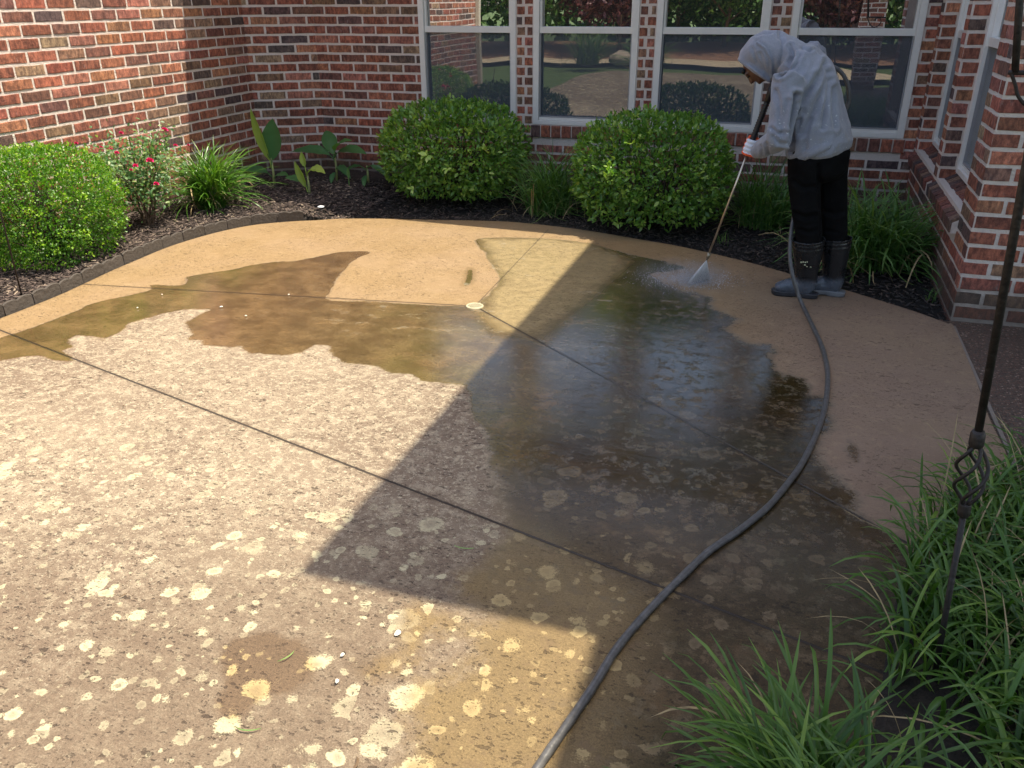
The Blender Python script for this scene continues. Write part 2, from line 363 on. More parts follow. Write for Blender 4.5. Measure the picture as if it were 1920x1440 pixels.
# right wing sills: sloping rowlocks seen from above
for (a, b) in RW:
    n = int((b-a+.04)/.088); st = (b-a+.04)/n; V = []; 
    pt = []
    o = Vector((X_R+.12, a-.02, RZB+.055)); dn = Vector((-1, 0, -.28)).normalized()
    up2 = Vector((0, 1, 0)); nn = Vector((-.27, 0, .963)).normalized()
    mb = MB()
    zf = RZB-.06
    mb.add([(X_R-.035, a-.02, zf-.06), (X_R-.035, b+.02, zf-.06), (X_R-.035, b+.02, zf+.0), (X_R-.035, a-.02, zf+.0), (X_R+.13, a-.02, RZB+.03), (X_R+.13, b+.02, RZB+.03), (X_R+.001, a-.02, zf-.06), (X_R+.001, b+.02, zf-.06)],
           [(0,3,2,1),(3,4,5,2),(0,6,4,3),(1,2,5,7),(0,1,7,6)])
    mb.build('window_sill', MORTAR, house)
    L_ = math.hypot(.165, RZB+.03-zf); sd = Vector((-.165, 0, zf-RZB-.03)).normalized(); sn = Vector((sd.z, 0, -sd.x)).normalized()
    if sn.z < 0: sn = -sn
    # panel in (y, slope) coordinates: td = +y ; up = sn x td
    tdv = Vector((0, 1, 0)); upv = sn.cross(tdv)
    org = Vector((X_R+.13, a-.02, RZB+.03)) if upv.dot(sd) > 0 else Vector((X_R-.035, a-.02, zf))
    V, Fc, T = [], [], []
    brs = MB()
    for i in range(n):
        y0, y1 = a-.02+i*st+.005, a-.02+(i+1)*st-.005; h = .012+random.uniform(-.002, .002)
        p0 = Vector((X_R-.035, 0, zf)); p1 = Vector((X_R+.128, 0, RZB+.03)); fr = Vector((-.008, 0, 0))
        q = [p0+fr+Vector((0, 0, -.055)), p0+fr+sn*h, p1+sn*h]
        vs = []
        for y in (y0, y1): vs += [Vector((v.x, y, v.z)) for v in q] + [Vector((p1.x, y, p1.z-.01)), Vector((p0.x, y, p0.z-.055))]
        brs.add(vs, [(0,5,6,1),(1,6,7,2),(4,3,2,1,0),(5,6,7,8,9)], 0)
        T += [tuple(np.array(TINTS[rng.integers(0, len(TINTS))][0])*.8+.01)]*10
    mesh_obj('sill_brick', brs.v, brs.f, BRICK, house, attrs={'tint': np.array(T)})
# windows
def window(x0, x1, zb, place):
    """place(u, d, z) -> point; u along opening, d depth behind the wall face"""
    W = x1-x0; fw = .052; f = MB()
    def bx(mb, u0, u1, z0, z1, d0, d1):
        c = [place(u, dd, z) for z in (z0, z1) for (u, dd) in ((u0, d0), (u1, d0), (u1, d1), (u0, d1))]
        mb.add(c, [(0,3,2,1),(4,5,6,7),(0,1,5,4),(1,2,6,5),(2,3,7,6),(3,0,4,7)], random.random())
    zm, z2 = 1.333, 2.11; zt = ZT
    bx(f, x0, x0+fw, zb, zt, -.012, .09); bx(f, x1-fw, x1, zb, zt, -.012, .09)
    bx(f, x0+fw, x1-fw, zb, zb+.035, -.012, .09); bx(f, x0+fw, x1-fw, zt-fw, zt, -.012, .09); bx(f, x0+fw, x1-fw, z2, z2+.08, -.012, .09)
    wn = f.build('window', FRAME, house, bevel=.003)
    for nm_, a_ in (('meeting_rail', (x0+fw+.001, x1-fw-.001, zm-.027, zm+.024, .004, .05)), ('sash_stile', (x0+fw+.001, x0+fw+.018, zm+.0245, z2-.001, .012, .05)), ('sash_stile', (x1-fw-.018, x1-fw-.001, zm+.0245, z2-.001, .012, .05)), ('bottom_rail', (x0+fw+.001, x1-fw-.001, zb+.036, zb+.060, .006, .05))):
        s = MB(); bx(s, *a_); ch(s.build(nm_, FRAME, None, bevel=.002), wn)
    s = MB(); bx(s, x0+fw+.001, x0+fw+.012, zb+.061, zm-.028, .010, .03); bx(s, x1-fw-.012, x1-fw-.001, zb+.061, zm-.028, .010, .03); bx(s, x0+fw+.012, x1-fw-.012, zb+.0615, zb+.073, .0105, .0295)
    ch(s.build('screen_frame', SCREEN_FRAME, None), wn)
    for (g0, g1) in ((zb+.060, zm-.026), (zm+.023, z2), (z2+.08, zt-fw)):
        g = MB(); bx(g, x0+fw-.002, x1-fw+.002, g0, g1, .056, .062); ch(g.build('pane', GLASS, None), wn)
    g = MB(); c = [place(u, .030, z) for (u, z) in ((x0+fw+.01, zb+.062), (x1-fw-.01, zb+.062), (x1-fw-.01, zm-.026), (x0+fw+.01, zm-.026))]
    g.add(c, [(0, 1, 2, 3)]); ch(g.build('insect_screen', SCREEN, None), wn)
    # dark room behind
    return wn
def ch(o, p):
    V = np.empty(len(o.data.vertices)*3, np.float32); o.data.vertices.foreach_get('co', V); V = V.reshape(-1, 3)
    base = p; off = Vector((0, 0, 0))
    while base is not None: off = off+base.location; base = base.parent
    V -= np.array(off, dtype=np.float32); o.data.vertices.foreach_set('co', V.ravel()); o.data.update(); o.parent = p
    return o
for a, b in WINS: window(a, b, ZB, lambda u, d_, z: Vector((u, Y_B+d_, z)))
for a, b in RW: window(a, b, RZB+.045, lambda u, d_, z: Vector((X_R+.112+d_, u, z)))
# roofs
ROOF = simple('shingles', (.10, .09, .085), .9, var=.3, scale=18, bump=.01); TRIM = simple('soffit_trim', (.55, .53, .50), .6, var=.05)
def roof_panel(name, pts, th, mat):
    V = [Vector(p) for p in pts]+[Vector(p)-Vector((0, 0, th)) for p in pts]; n = len(pts)
    Fc = [tuple(range(n)), tuple(range(2*n-1, n-1, -1))]+[(i, i+n, (i+1) % n+n, (i+1) % n) for i in range(n)]
    return mesh_obj(name, V, Fc, mat, house)
tk = 1/math.tan(SUN_EL); sx_, sy_ = SD.x/SD.z, SD.y/SD.z         # shadow shift per metre of height
zE = 3.25
yl, yr = 6.05+zE*sy_, 5.72+zE*sy_                                 # eave edge of the back roof
roof_panel('roof', [(-5.1, yl, zE), (X_R+.2, yr+.02, zE), (X_R+.2, 11.5, zE+2.2), (-5.1, 11.5, zE+2.2)], .12, ROOF)
roof_panel('soffit', [(-5.1, yl+.02, zE-.13), (X_R+.0, yr+.04, zE-.13), (X_R, Y_B, zE-.11), (-5.1, Y_B, zE-.11)], .02, TRIM)
# unseen stepped roof, added and sized to throw the large shadow over the patio
zU = 5.4
ex1, ex2, ey = -1.255+zU*sx_, -.335+(zU-.19)*sx_, 1.745+zU*sy_
roof_panel('shadow_roof', [(ex1, ey, zU), (ex1+6, ey, zU+.02), (ex1+6, 11, zU+.02), (ex1, 11, zU)], .18, ROOF)
roof_panel('shadow_roof', [(ex2, -2.2, zU-.19), (ex2+6, -2.2, zU-.19), (ex2+6, ey+.5, zU-.19), (ex2, ey+.5, zU-.19)], .18, ROOF)

# ------------------------------------------------------------------ patio
JW = 0
OUT_PX = [(0,597),(47,579),(109,554),(153,534),(204,510),(255,488),(321,461),(401,437),(474,422),(547,415),(591,413),(640,410),(720,410),(807,412),(940,415),(1030,423),(1107,433),(1207,450),(1280,463),(1397,490),(1480,513),(1613,552),(1713,583),(1773,605),(1787,610)]
OUT = [tuple(G(*p)[:2]) for p in OUT_PX]
OUT = OUT + [(.950,4.2),(.947,3.9),(.934,3.53),(.923,3.0),(.72,2.72),(.55,2.4),(.46,2.0),(.41,1.7),(.35,1.45),(.28,1.2),(.24,.9),(.4,-1),(.6,-4.6),(-2,-5.2),(-4.4,-5),(-4.5,-2),(-4.45,.5),(-4.3,2.0),(-4.15,2.8)]
def resample(poly, step, closed=True):
    P = [Vector((*p, 0)) if len(p) == 2 else Vector(p) for p in poly]; P = spline(P+[P[0]] if closed else P, 6); out = []
    for a, b in zip(P[:-1], P[1:]):
        n = max(1, int((b-a).length/step))
        out += [a.lerp(b, i/n) for i in range(n)]
    return out
OB = resample(OUT, .03)
OBn = np.array([(p.x, p.y) for p in OB])
def sdist(P, poly):
    """signed distance (positive inside) of points P(N,2) to closed polygon"""
    P = np.asarray(P); A = np.asarray(poly); B = np.roll(A, -1, 0); D = np.full(len(P), 1e9); ins = np.zeros(len(P), bool)
    for a, b in zip(A, B):
        ab = b-a; L = ab@ab
        if L < 1e-12: continue
        t = np.clip(((P-a)@ab)/L, 0, 1); q = P-a-t[:, None]*ab; D = np.minimum(D, (q**2).sum(1))
        c = ((a[1] > P[:, 1]) != (b[1] > P[:, 1]))
        if abs(b[1]-a[1]) > 1e-12: ins ^= c & (P[:, 0] < (b[0]-a[0])*(P[:, 1]-a[1])/(b[1]-a[1])+a[0])
    D = np.sqrt(D); return np.where(ins, D, -D)
def gp(pts, sm=False):
    P = [G(*p) for p in pts]
    return [(p.x, p.y) for p in (spline(P, 4) if sm else P)]
UPL = [(0,633),(60,613),(147,580),(167,570),(267,547),(283,541),(283,534),(340,534),(347,520),(380,513),(423,507),(470,497),(517,490),(547,490),(583,483),(640,472),(697,472),(672,484),(655,497),(635,522),(622,545),(617,562),(700,565),(870,573),(905,558),(935,524),(922,500),(908,475),(895,447),(1030,447),(1110,457),(1150,468),(1210,482),(1290,502),(1225,514),(1250,529),(1290,545),(1343,558),(1340,577),(1387,597),(1373,617),(1400,640),(1453,650),(1457,693),(1513,710),(1527,737),(1553,743),(1563,780),(1560,813),(1543,823),(1547,863),(1593,907),(1613,937),(1620,965),(1690,1010)]
DIRTY = [tuple(G(-300,760)[:2])]+gp(UPL, True)+[(1.5, 2.0), (1.5, -6), (-8, -6), (-8, 2.5)]
MOIST = gp([(750,1500),(752,1420),(765,1380),(800,1290),(880,1230),(885,1190),(925,1158),(850,1128),(838,1105),(887,1063),(927,1040),(945,1003),(935,960),(925,900),(915,850),(900,800),(880,755),(873,722),(790,715),(773,703),(733,700),(707,687),(640,680),(623,667),(617,650),(593,648),(567,660),(527,667),(467,663),(450,648),(433,653),(380,647),(383,637),(353,637),(360,627),(343,607),(360,597),(393,580),(353,580),(300,590),(240,607),(227,622),(190,640),(193,633),(143,630),(133,637),(137,650),(117,657),(140,677),(100,677),(77,667),(47,669),(0,678)])+[tuple(G(-300,800)[:2]), tuple(G(-300,760)[:2])]
MOIST = MOIST+gp(UPL, True)+[(1.5, 2.0), (1.5, -.5), tuple(G(760,1900)[:2])]
PATCH = gp([(415,1200),(500,1183),(560,1200),(572,1215),(605,1240),(570,1290),(480,1312),(440,1352),(395,1335),(425,1285),(405,1240)])
PATCH2 = gp([(777,1137),(850,1150),(905,1168),(890,1192),(800,1200),(790,1240),(700,1280),(640,1260),(660,1235),(745,1225),(752,1195)])
NA = len(OB); RINGS = 170; cx0, cy0 = -1.0, 2.6
ts = np.concatenate([np.linspace(.004, 1, RINGS)])
PV = np.concatenate([np.stack([cx0+(OBn[:, 0]-cx0)*t, cy0+(OBn[:, 1]-cy0)*t, np.zeros(NA)], 1) for t in ts])
for dz, sc in ((-.004, 1.0008), (-.012, 1.0012), (-.10, 1.0012)):
    PV = np.concatenate([PV, np.stack([cx0+(OBn[:, 0]-cx0)*sc, cy0+(OBn[:, 1]-cy0)*sc, np.full(NA, dz)], 1)])
nr = RINGS+3; ii = np.arange(NA); jj = (ii+1) % NA
PF = np.concatenate([np.stack([r*NA+ii, r*NA+jj, (r+1)*NA+jj, (r+1)*NA+ii], 1) for r in range(nr-1)])[:, ::-1]
PF = np.ascontiguousarray(PF)
PV = np.concatenate([PV, [[cx0, cy0, 0.0]]]); kc = len(PV)-1; pc = np.stack([np.full(NA//2, kc), np.arange(0, NA-1, 2)[:NA//2], np.arange(1, NA, 2)[:NA//2], np.arange(2, NA+1, 2)[:NA//2] % NA], 1); PF = np.concatenate([PF, pc])
sdD = sdist(PV[:, :2], DIRTY); 
MK = np.full(len(PV), -9.0)
for mk_ in ([(879,503),(886,508),(887,522),(880,533),(872,536),(872,528),(876,515)], [(1590,826),(1600,832),(1609,850),(1608,866),(1600,868),(1592,850)]): q_ = sdist(PV[:, :2], gp(mk_))+.004; sdD = np.maximum(sdD, q_); MK = np.maximum(MK, q_)
sdM = np.maximum(MK+.03, np.maximum(np.maximum(sdist(PV[:, :2], MOIST), sdist(PV[:, :2], PATCH)), sdist(PV[:, :2], PATCH2)))
DR = G(890, 574); HALF_MIST = gp([(893,445),(1030,445),(1112,455),(1190,490),(1110,560),(1010,640),(930,620),(905,590),(905,558),(935,524),(908,475)])
sdH = sdist(PV[:, :2], HALF_MIST)

J1a, J1b = G(0, 619), G(1580, 1232); J2a = G(155, 533); J2b = G(1480, 897); J2c = G(985, 475)
def m_patio():
    t = NT('stamped_concrete'); p = t.geo(); X = t.n('SeparateXYZ', {0: p}).outputs
    nl = t.noise(p, 1.3, 4, .6); nm = t.noise(p, 6, 5, .65); nf = t.noise(p, 45, 5, .7); ng = t.noise(p, 220, 3, .7)
    ed = t.math('ADD', t.math('MULTIPLY', t.math('SUBTRACT', nm, .5), .085), t.math('MULTIPLY', t.math('SUBTRACT', nf, .5), .03))
    dirty = t.sstep(t.math('ADD', t.attr('sd_dirty'), t.math('MULTIPLY', ed, t.mixf(t.sstep(X[0], -.9, -.3), .55, 1.5))), t.mixf(t.sstep(X[0], -.9, -.3), -.006, -.02), t.mixf(t.sstep(X[0], -.9, -.3), .012, .04))
    moist = t.sstep(t.math('ADD', t.attr('sd_moist'), t.math('MULTIPLY', ed, t.mixf(t.sstep(X[0], -1.2, -.6), 1.0, 2.6))), t.mixf(t.sstep(X[0], -1.2, -.6), -.012, -.05), t.mixf(t.sstep(X[0], -1.2, -.6), .018, .06))
    gr = t.math('ADD', t.math('MULTIPLY', ng, .6), t.math('MULTIPLY', t.noise(t.n('Mapping', {'Vector': p, 'Scale': (.7, 1.3, 1), 'Rotation': (0, 0, .3)}).outputs[0], 95, 4, .75), .4))
    nk = t.noise(t.n('Mapping', {'Vector': p, 'Location': (3, 8, 1)}).outputs[0], 18, 5, .7)
    # clean tan surface
    clean = t.mix(t.sstep(X[0], -.6, .5), t.mix(nm, (.225, .146, .066), (.30, .205, .10)), t.mix(nm, (.225, .150, .102), (.30, .205, .142)))  # greyer tan on the right side puts the shade's tone into the colour
    rd_ = t.n('VectorMath', {0: p, 1: (.3, 5.0, 0)}, operation='DISTANCE').outputs['Value']; arc = t.math('SINE', t.math('ADD', t.math('MULTIPLY', rd_, 26), t.math('MULTIPLY', nl, 14))); clean = t.mix(t.math('MULTIPLY', t.math('MULTIPLY_ADD', arc, .5, .5), .22), clean, t.mix(1.0, clean, (.84, .80, .74), 'MULTIPLY')); clean = t.mix(t.math('MULTIPLY', t.sstep(nl, .4, .7), .5), clean, (.31, .215, .13))
    clean = t.mix(t.math('MULTIPLY', t.sstep(nk, .50, .72), .35), clean, (.43, .31, .18))
    clean = t.mix(1.0, clean, t.ramp(gr, [(.3, .78), (.5, 1.0), (.7, 1.18)]), 'MULTIPLY')
    # dry stained surface: pinkish grey
    dry = t.mix(nm, (.19, .142, .098), (.30, .235, .165)); dry = t.mix(t.math('MULTIPLY', t.sstep(nl, .42, .62), .75), dry, (.165, .118, .082))
    dry = t.mix(t.math('MULTIPLY', t.sstep(nk, .46, .62), .6), dry, (.42, .355, .25)); dry = t.mix(t.math('MULTIPLY', t.sstep(t.noise(p, 55, 4, .75), .52, .66), .6), dry, (.56, .49, .35))
    nl2 = t.noise(t.n('Mapping', {'Vector': p, 'Location': (7, 3, 0)}).outputs[0], .8, 3, .5)
    dy = t.sstep(t.math('ADD', X[1], t.math('MULTIPLY', X[0], -.35)), 2.9, 1.7)
    dry = t.mix(t.math('MULTIPLY', dy, t.math('MULTIPLY', t.sstep(nl2, .25, .50), .8)), dry, t.mix(nk, (.105, .072, .048), (.20, .145, .095)))
    dry = t.mix(1.0, dry, t.ramp(gr, [(.3, .45), (.5, 1.0), (.68, 1.4)]), 'MULTIPLY')
    # wet stained surface: brown to olive
    mo = t.mix(t.sstep(nm, .35, .68), t.mix(t.sstep(X[0], -2.8, -1.6), (.080, .050, .024), (.072, .050, .021)), t.mix(t.sstep(X[0], -2.8, -1.6), (.150, .096, .047), (.125, .090, .040))); mo = t.mix(t.math('MULTIPLY', t.math('MULTIPLY', t.sstep(nl, .42, .62), t.sstep(X[0], -2.6, -1.2)), .6), mo, (.090, .078, .024))
    mo = t.mix(t.math('MULTIPLY', t.sstep(t.noise(p, 4.3, 5, .75), .54, .66), t.mixf(t.sstep(X[0], -1.2, -.8), .25, .7)), mo, (.185, .115, .052))
    mo = t.mix(t.math('MULTIPLY', t.sstep(nk, .52, .66), t.mixf(t.sstep(X[0], -1.4, -.8), .15, .6)), mo, (.19, .145, .085))
    fo = t.math('MULTIPLY', t.sstep(t.noise(t.n('Mapping', {'Vector': p, 'Scale': (.45, 1.6, 1), 'Rotation': (0, 0, .15)}).outputs[0], 9, 6, .8, .8), .52, .64), t.math('MULTIPLY', t.sstep(X[1], 3.4, 4.0), t.sstep(X[0], -3.2, -1.6)))
    mo = t.mix(t.math('MULTIPLY', fo, t.math('MULTIPLY', t.sstep(nm, .45, .6), .6)), mo, t.mix(t.sstep(nk, .45, .55), (.40, .40, .36), (.30, .19, .08)))
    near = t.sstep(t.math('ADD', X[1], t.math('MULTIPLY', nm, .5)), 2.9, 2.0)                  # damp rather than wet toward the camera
    mo = t.mix(t.math('MULTIPLY', near, t.mixf(t.sstep(X[0], -.05, -.32), .2, .9)), mo, t.mix(nm, (.155, .105, .046), (.235, .162, .075)))  # golden tone kept to the sunlit strip, sunlight mixed into the damp colour
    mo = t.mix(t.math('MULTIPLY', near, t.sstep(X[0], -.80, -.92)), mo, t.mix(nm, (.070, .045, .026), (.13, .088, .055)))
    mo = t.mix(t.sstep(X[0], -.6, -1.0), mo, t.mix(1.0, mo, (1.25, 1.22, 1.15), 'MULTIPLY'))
    xt_ = t.math('ADD', X[0], t.math('MULTIPLY', t.sstep(X[1], 1.85, 2.35), .6)); mo = t.mix(t.sstep(xt_, -.36, -.02), mo, t.mix(1.0, mo, (.44, .39, .33), 'MULTIPLY')); mo = t.mix(1.0, mo, t.ramp(gr, [(.3, .50), (.5, 1.0), (.68, 1.5)]), 'MULTIPLY')  # wet colour darkened right of the shadow edge, shade painted in
    pm_ = t.sstep(t.math('ADD', t.noise(p, 15, 6, .78), t.math('MULTIPLY', t.math('SUBTRACT', gr, .5), .25)), .50, .60); pm_ = t.math('MULTIPLY', pm_, t.sstep(X[0], -1.0, -.4))
    mo = t.mix(t.math('MULTIPLY', pm_, t.math('MULTIPLY', t.sstep(nm, .35, .55), .65)), mo, t.mix(t.sstep(nl, .4, .6), (.155, .100, .052), (.125, .105, .062)))
    # lichen: porous pale rings and spots
    def spots(scale, lo, hi, keep, seed):
        mp = t.n('Mapping', {'Vector': p, 'Location': (seed, seed*1.7, 0)}).outputs[0]
        wv = t.n('VectorMath', operation='ADD'); t.set(wv, 0, mp); nz = t.n('TexNoise', {'Vector': p, 'Scale': 16.0, 'Detail': 5.0}); sc = t.n('VectorMath', {0: nz.outputs['Color'], 3: .045}, operation='SCALE'); t.set(wv, 1, sc.outputs[0])
        flat = t.n('VectorMath', {0: wv.outputs[0], 1: (1, 1, 0)}, operation='MULTIPLY')
        v = t.n('TexVoronoi', {'Vector': flat.outputs[0], 'Scale': scale, 'Randomness': 1.0}); r = t.n('SeparateColor', {0: v.outputs['Color']}).outputs
        rad = t.math('MULTIPLY_ADD', t.math('POWER', r[0], 1.6), hi-lo, lo); dd = t.math('ADD', t.math('SUBTRACT', rad, v.outputs['Distance']), t.math('ADD', t.math('MULTIPLY', t.math('SUBTRACT', gr, .5), .45), t.math('MULTIPLY', t.math('SUBTRACT', nf, .5), .22)))
        m_ = t.math('MULTIPLY', t.math('MULTIPLY', t.sstep(dd, -.01, .09), t.math('MULTIPLY_ADD', t.sstep(dd, .30, .10), .45, .55)), t.math('LESS_THAN', r[1], keep)); return t.math('MULTIPLY', m_, t.math('MULTIPLY_ADD', r[2], .6, .4))
    s1 = spots(8.5, .12, .46, .66, 0.0); s2 = spots(16, .14, .48, .66, 3.1); s3 = spots(30, .14, .48, .42, 5.7)
    cl = t.math('MULTIPLY', t.sstep(t.math('ADD', X[1], t.math('MULTIPLY', nl, .6)), 3.0, 2.2), 1.0); cl = t.math('MULTIPLY', cl, t.sstep(t.math('ADD', t.noise(t.n('Mapping', {'Vector': p, 'Location': (2, 9, 0)}).outputs[0], 1.1, 3), t.math('SUBTRACT', t.math('MULTIPLY', t.sstep(X[1], 2.7, 1.6), .46), t.math('MULTIPLY', t.sstep(X[0], -.7, -1.6), .16))), .42, .64))
    clm = t.math('MAXIMUM', cl, t.math('MULTIPLY', moist, t.math('MULTIPLY', t.sstep(X[0], -1.1, -.6), .75)))
    s1 = t.math('MULTIPLY', s1, t.math('SUBTRACT', 1.0, t.math('MULTIPLY', t.sstep(X[0], -.3, .1), .75)))
    sp = t.math('MAXIMUM', t.math('MAXIMUM', s1, s2), t.math('MULTIPLY', s3, .8))
    sp = t.math('MULTIPLY', sp, clm)
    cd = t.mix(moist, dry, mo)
    spc = t.mix(moist, (.50, .45, .29), t.mix(near, (.150, .108, .058), t.mix(t.sstep(X[0], -.05, -.32), (.145, .105, .058), (.40, .30, .14))))  # damp spots paler within the sunlit strip, its light put in their colour
    spc = t.mix(1.0, spc, t.ramp(gr, [(.35, .8), (.5, 1.0), (.68, 1.12)]), 'MULTIPLY')
    cd = t.mix(sp, cd, spc)
    half = t.math('MULTIPLY', t.sstep(t.math('ADD', t.attr('sd_half_mist'), t.math('MULTIPLY', ed, 1.5)), -.04, .12), t.math('MULTIPLY_ADD', t.sstep(nk, .35, .65), .35, .60))
    cd = t.mix(half, cd, t.mix(nk, (.23, .172, .078), (.33, .25, .122)))  # half-washed tone, lightened as well for the sunlit mist above it
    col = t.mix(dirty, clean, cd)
    # pits and specks
    def pits(scale, th, sq=(1, 1, 1), seed=0, rot=.4):
        mp = t.n('Mapping', {'Vector': p, 'Scale': (sq[0], sq[1], 0), 'Location': (seed, 0, 0), 'Rotation': (0, 0, rot)}).outputs[0]
        mp2 = t.n('VectorMath', {0: mp, 1: t.n('VectorMath', {0: t.n('TexNoise', {'Vector': p, 'Scale': 70.0, 'Detail': 4.0}).outputs['Color'], 3: .03}, operation='SCALE').outputs[0]}, operation='ADD').outputs[0]
        v = t.n('TexVoronoi', {'Vector': mp2, 'Scale': scale}); r = t.n('SeparateColor', {0: v.outputs['Color']}).outputs
        return t.sstep(t.math('SUBTRACT', t.math('MULTIPLY', t.math('SUBTRACT', r[0], .55), th*2), v.outputs['Distance']), 0, .06)
    pt = t.math('MAXIMUM', t.math('MAXIMUM', pits(30, .34, (.7, 1.5, 1)), pits(62, .46, (.7, 1.5, 1), 4, .1)), t.math('MULTIPLY', pits(110, .52, (.8, 1.4, 1), 9, .6), .9))
    pt = t.math('MULTIPLY', pt, t.sstep(t.noise(p, 2.4, 4, .6), .34, .54)); ptd = t.math('MULTIPLY', pt, t.mixf(dirty, .55, t.mixf(moist, .72, .6)))
    col = t.mix(ptd, col, t.mix(1.0, col, (.20, .17, .16), 'MULTIPLY'))
    # control joints
    def seg(A, B, w_, wob=.006):
        ax, ay = A[0], A[1]; dx, dy = B[0]-A[0], B[1]-A[1]; L = math.hypot(dx, dy); dx /= L; dy /= L
        u = t.math('ADD', t.math('MULTIPLY', t.math('SUBTRACT', X[0], ax), dx), t.math('MULTIPLY', t.math('SUBTRACT', X[1], ay), dy))
        v_ = t.math('ABSOLUTE', t.math('ADD', t.math('SUBTRACT', t.math('MULTIPLY', t.math('SUBTRACT', X[0], ax), dy), t.math('MULTIPLY', t.math('SUBTRACT', X[1], ay), dx)), t.math('MULTIPLY', t.math('SUBTRACT', nf, .5), wob)))
        on = t.math('MULTIPLY', t.math('GREATER_THAN', u, 0.0), t.math('LESS_THAN', u, L))
        return t.math('MULTIPLY', t.sstep(v_, w_, w_*.45), on), t.math('MULTIPLY', t.sstep(v_, w_*4.5, w_*1.2), on)
    A1, B1 = J1a+(J1a-J1b)*.5, J1b+(J1b-J1a)*.3
    j1, h1 = seg(A1, B1, .0065); j2, h2 = seg(DR, DR+(J2a-DR)*1.02, .0055); j3, h3 = seg(DR, DR+(J2b-DR)*1.5, .0065); j4, h4 = seg(DR, DR+(J2c-DR)*1.6, .005)
    jm = t.math('MAXIMUM', t.math('MAXIMUM', j1, j2), t.math('MAXIMUM', j3, t.math('MULTIPLY', j4, .45))); hm = t.math('MAXIMUM', t.math('MAXIMUM', h1, h2), h3)
    col = t.mix(t.math('MULTIPLY', hm, .35), col, t.mix(1.0, col, (.55, .50, .45), 'MULTIPLY'))
    col = t.mix(t.math('MULTIPLY', jm, .93), col, (.035, .026, .020))
    # water film
    wetdeep = t.math('MULTIPLY', moist, t.math('MULTIPLY', t.sstep(X[1], 1.9, 2.7), t.sstep(t.math('ADD', nm, t.math('MULTIPLY', nl, .8)), .42, .72)))
    moistdirty = t.math('MULTIPLY', moist, t.math('SUBTRACT', 1.0, t.math('MULTIPLY', near, .85))); moistdirty = t.math('MULTIPLY', moistdirty, t.math('SUBTRACT', 1.0, t.math('MULTIPLY', t.sstep(t.attr('sd_half_mist'), -.1, .1), .75))); wetdeep = t.math('MULTIPLY', wetdeep, t.math('SUBTRACT', 1.0, t.math('MULTIPLY', t.sstep(t.attr('sd_half_mist'), -.1, .1), .8)))
    wetdeep = t.math('MULTIPLY', wetdeep, t.math('SUBTRACT', 1.0, t.math('MULTIPLY', pm_, .55)))
    washed = t.math('SUBTRACT', 1.0, dirty)
    rough = t.mixf(moistdirty, .92, .42); rough = t.mixf(wetdeep, rough, .08); rough = t.mixf(t.math('MULTIPLY', washed, .75), rough, .62)
    hgt = t.math('ADD', t.math('MULTIPLY', nf, .5), t.math('ADD', t.math('MULTIPLY', gr, .6), t.math('MULTIPLY', nm, .6)))
    hgt = t.math('SUBTRACT', hgt, t.math('MULTIPLY', pt, .9)); 
    q = t.surf(Base_Color=col, Roughness=rough); q.inputs['Specular IOR Level'].default_value = .5
    b1 = t.n('Bump'); t.set(b1, 'Height', hgt); t.set(b1, 'Strength', t.mixf(t.math('MAXIMUM', wetdeep, t.math('MULTIPLY', moistdirty, .6)), .9, .10)); b1.inputs['Distance'].default_value = .006
    b2 = t.bump(t.math('SUBTRACT', 0, jm), .008, .9, b1.outputs[0])
    b3 = t.n('Bump'); t.set(b3, 'Height', t.noise(t.n('Mapping', {'Vector': p, 'Scale': (.6, 1.4, 1)}).outputs[0], 14, 3)); t.set(b3, 'Strength', t.math('MULTIPLY', wetdeep, .13)); b3.inputs['Distance'].default_value = .006; t.set(b3, 'Normal', b2)
    t.set(q, 'Normal', b3.outputs[0]); 
    t.set(q, 'Coat Weight', t.math('MULTIPLY', moistdirty, t.mixf(wetdeep, .22, .9))); t.set(q, 'Coat Roughness', t.mixf(wetdeep, .22, .03)); q.inputs['Coat IOR'].default_value = 1.45; t.set(q, 'Coat Normal', b3.outputs[0])
    return t.m
patio = mesh_obj('patio', PV, PF, m_patio(), smooth=False, attrs={'sd_dirty': sdD, 'sd_moist': sdM, 'sd_half_mist': sdH}, kind='structure')
patio.data.polygons.foreach_set('use_smooth', np.ones(len(patio.data.polygons), bool))

# ground, beds, walkway
def m_ground():
    t = NT('lawn_ground'); p = t.geo(); n1 = t.noise(p, 2, 4); n2 = t.noise(p, 40, 4)
    c = t.mix(n1, (.04, .09, .02), (.08, .15, .03)); c = t.mix(t.math('MULTIPLY', n2, .5), c, (.10, .09, .03)); t.surf(Base_Color=c, Roughness=.95); return t.m
g = MB(); g.add([(-150, -150, -.16), (150, -150, -.16), (150, 150, -.16), (-150, 150, -.16)], [(0, 1, 2, 3)]); g.build('ground', m_ground(), kind='structure')
nx, ny = 250, 300; gx = np.linspace(-4.87, 1.3, nx); gy = np.linspace(-1, 7.42, ny); GX, GY = np.meshgrid(gx, gy)
Pf = np.stack([GX.ravel(), GY.ravel()], 1); sdp = -sdist(Pf, OBn[::3])
SOFF = .055
def bed_level(x, y):
    l = np.clip((-3.35-x)/.35, 0, 1); l = l*l*(3-2*l); return l*.040 + (1-l)*(-.035) + np.clip((y-6.6), 0, 1)*.03*(1-l)
lump = np.array([mnoise.fractal(Vector((x*6, y*6, 0)), 1, 2, 4) for x, y in Pf])*.014 + rng.normal(0, .0035, len(Pf))
lft = (Pf[:, 0] < -3.45); so_ = np.where(lft, .042, .0); kk = np.clip((sdp-so_)/.02, 0, 1)
Zb = np.where(sdp < 0.0, -.09, bed_level(Pf[:, 0], Pf[:, 1])*kk + (-.06)*(1-kk) + lump*np.clip((sdp-so_)/.04, 0, 1))
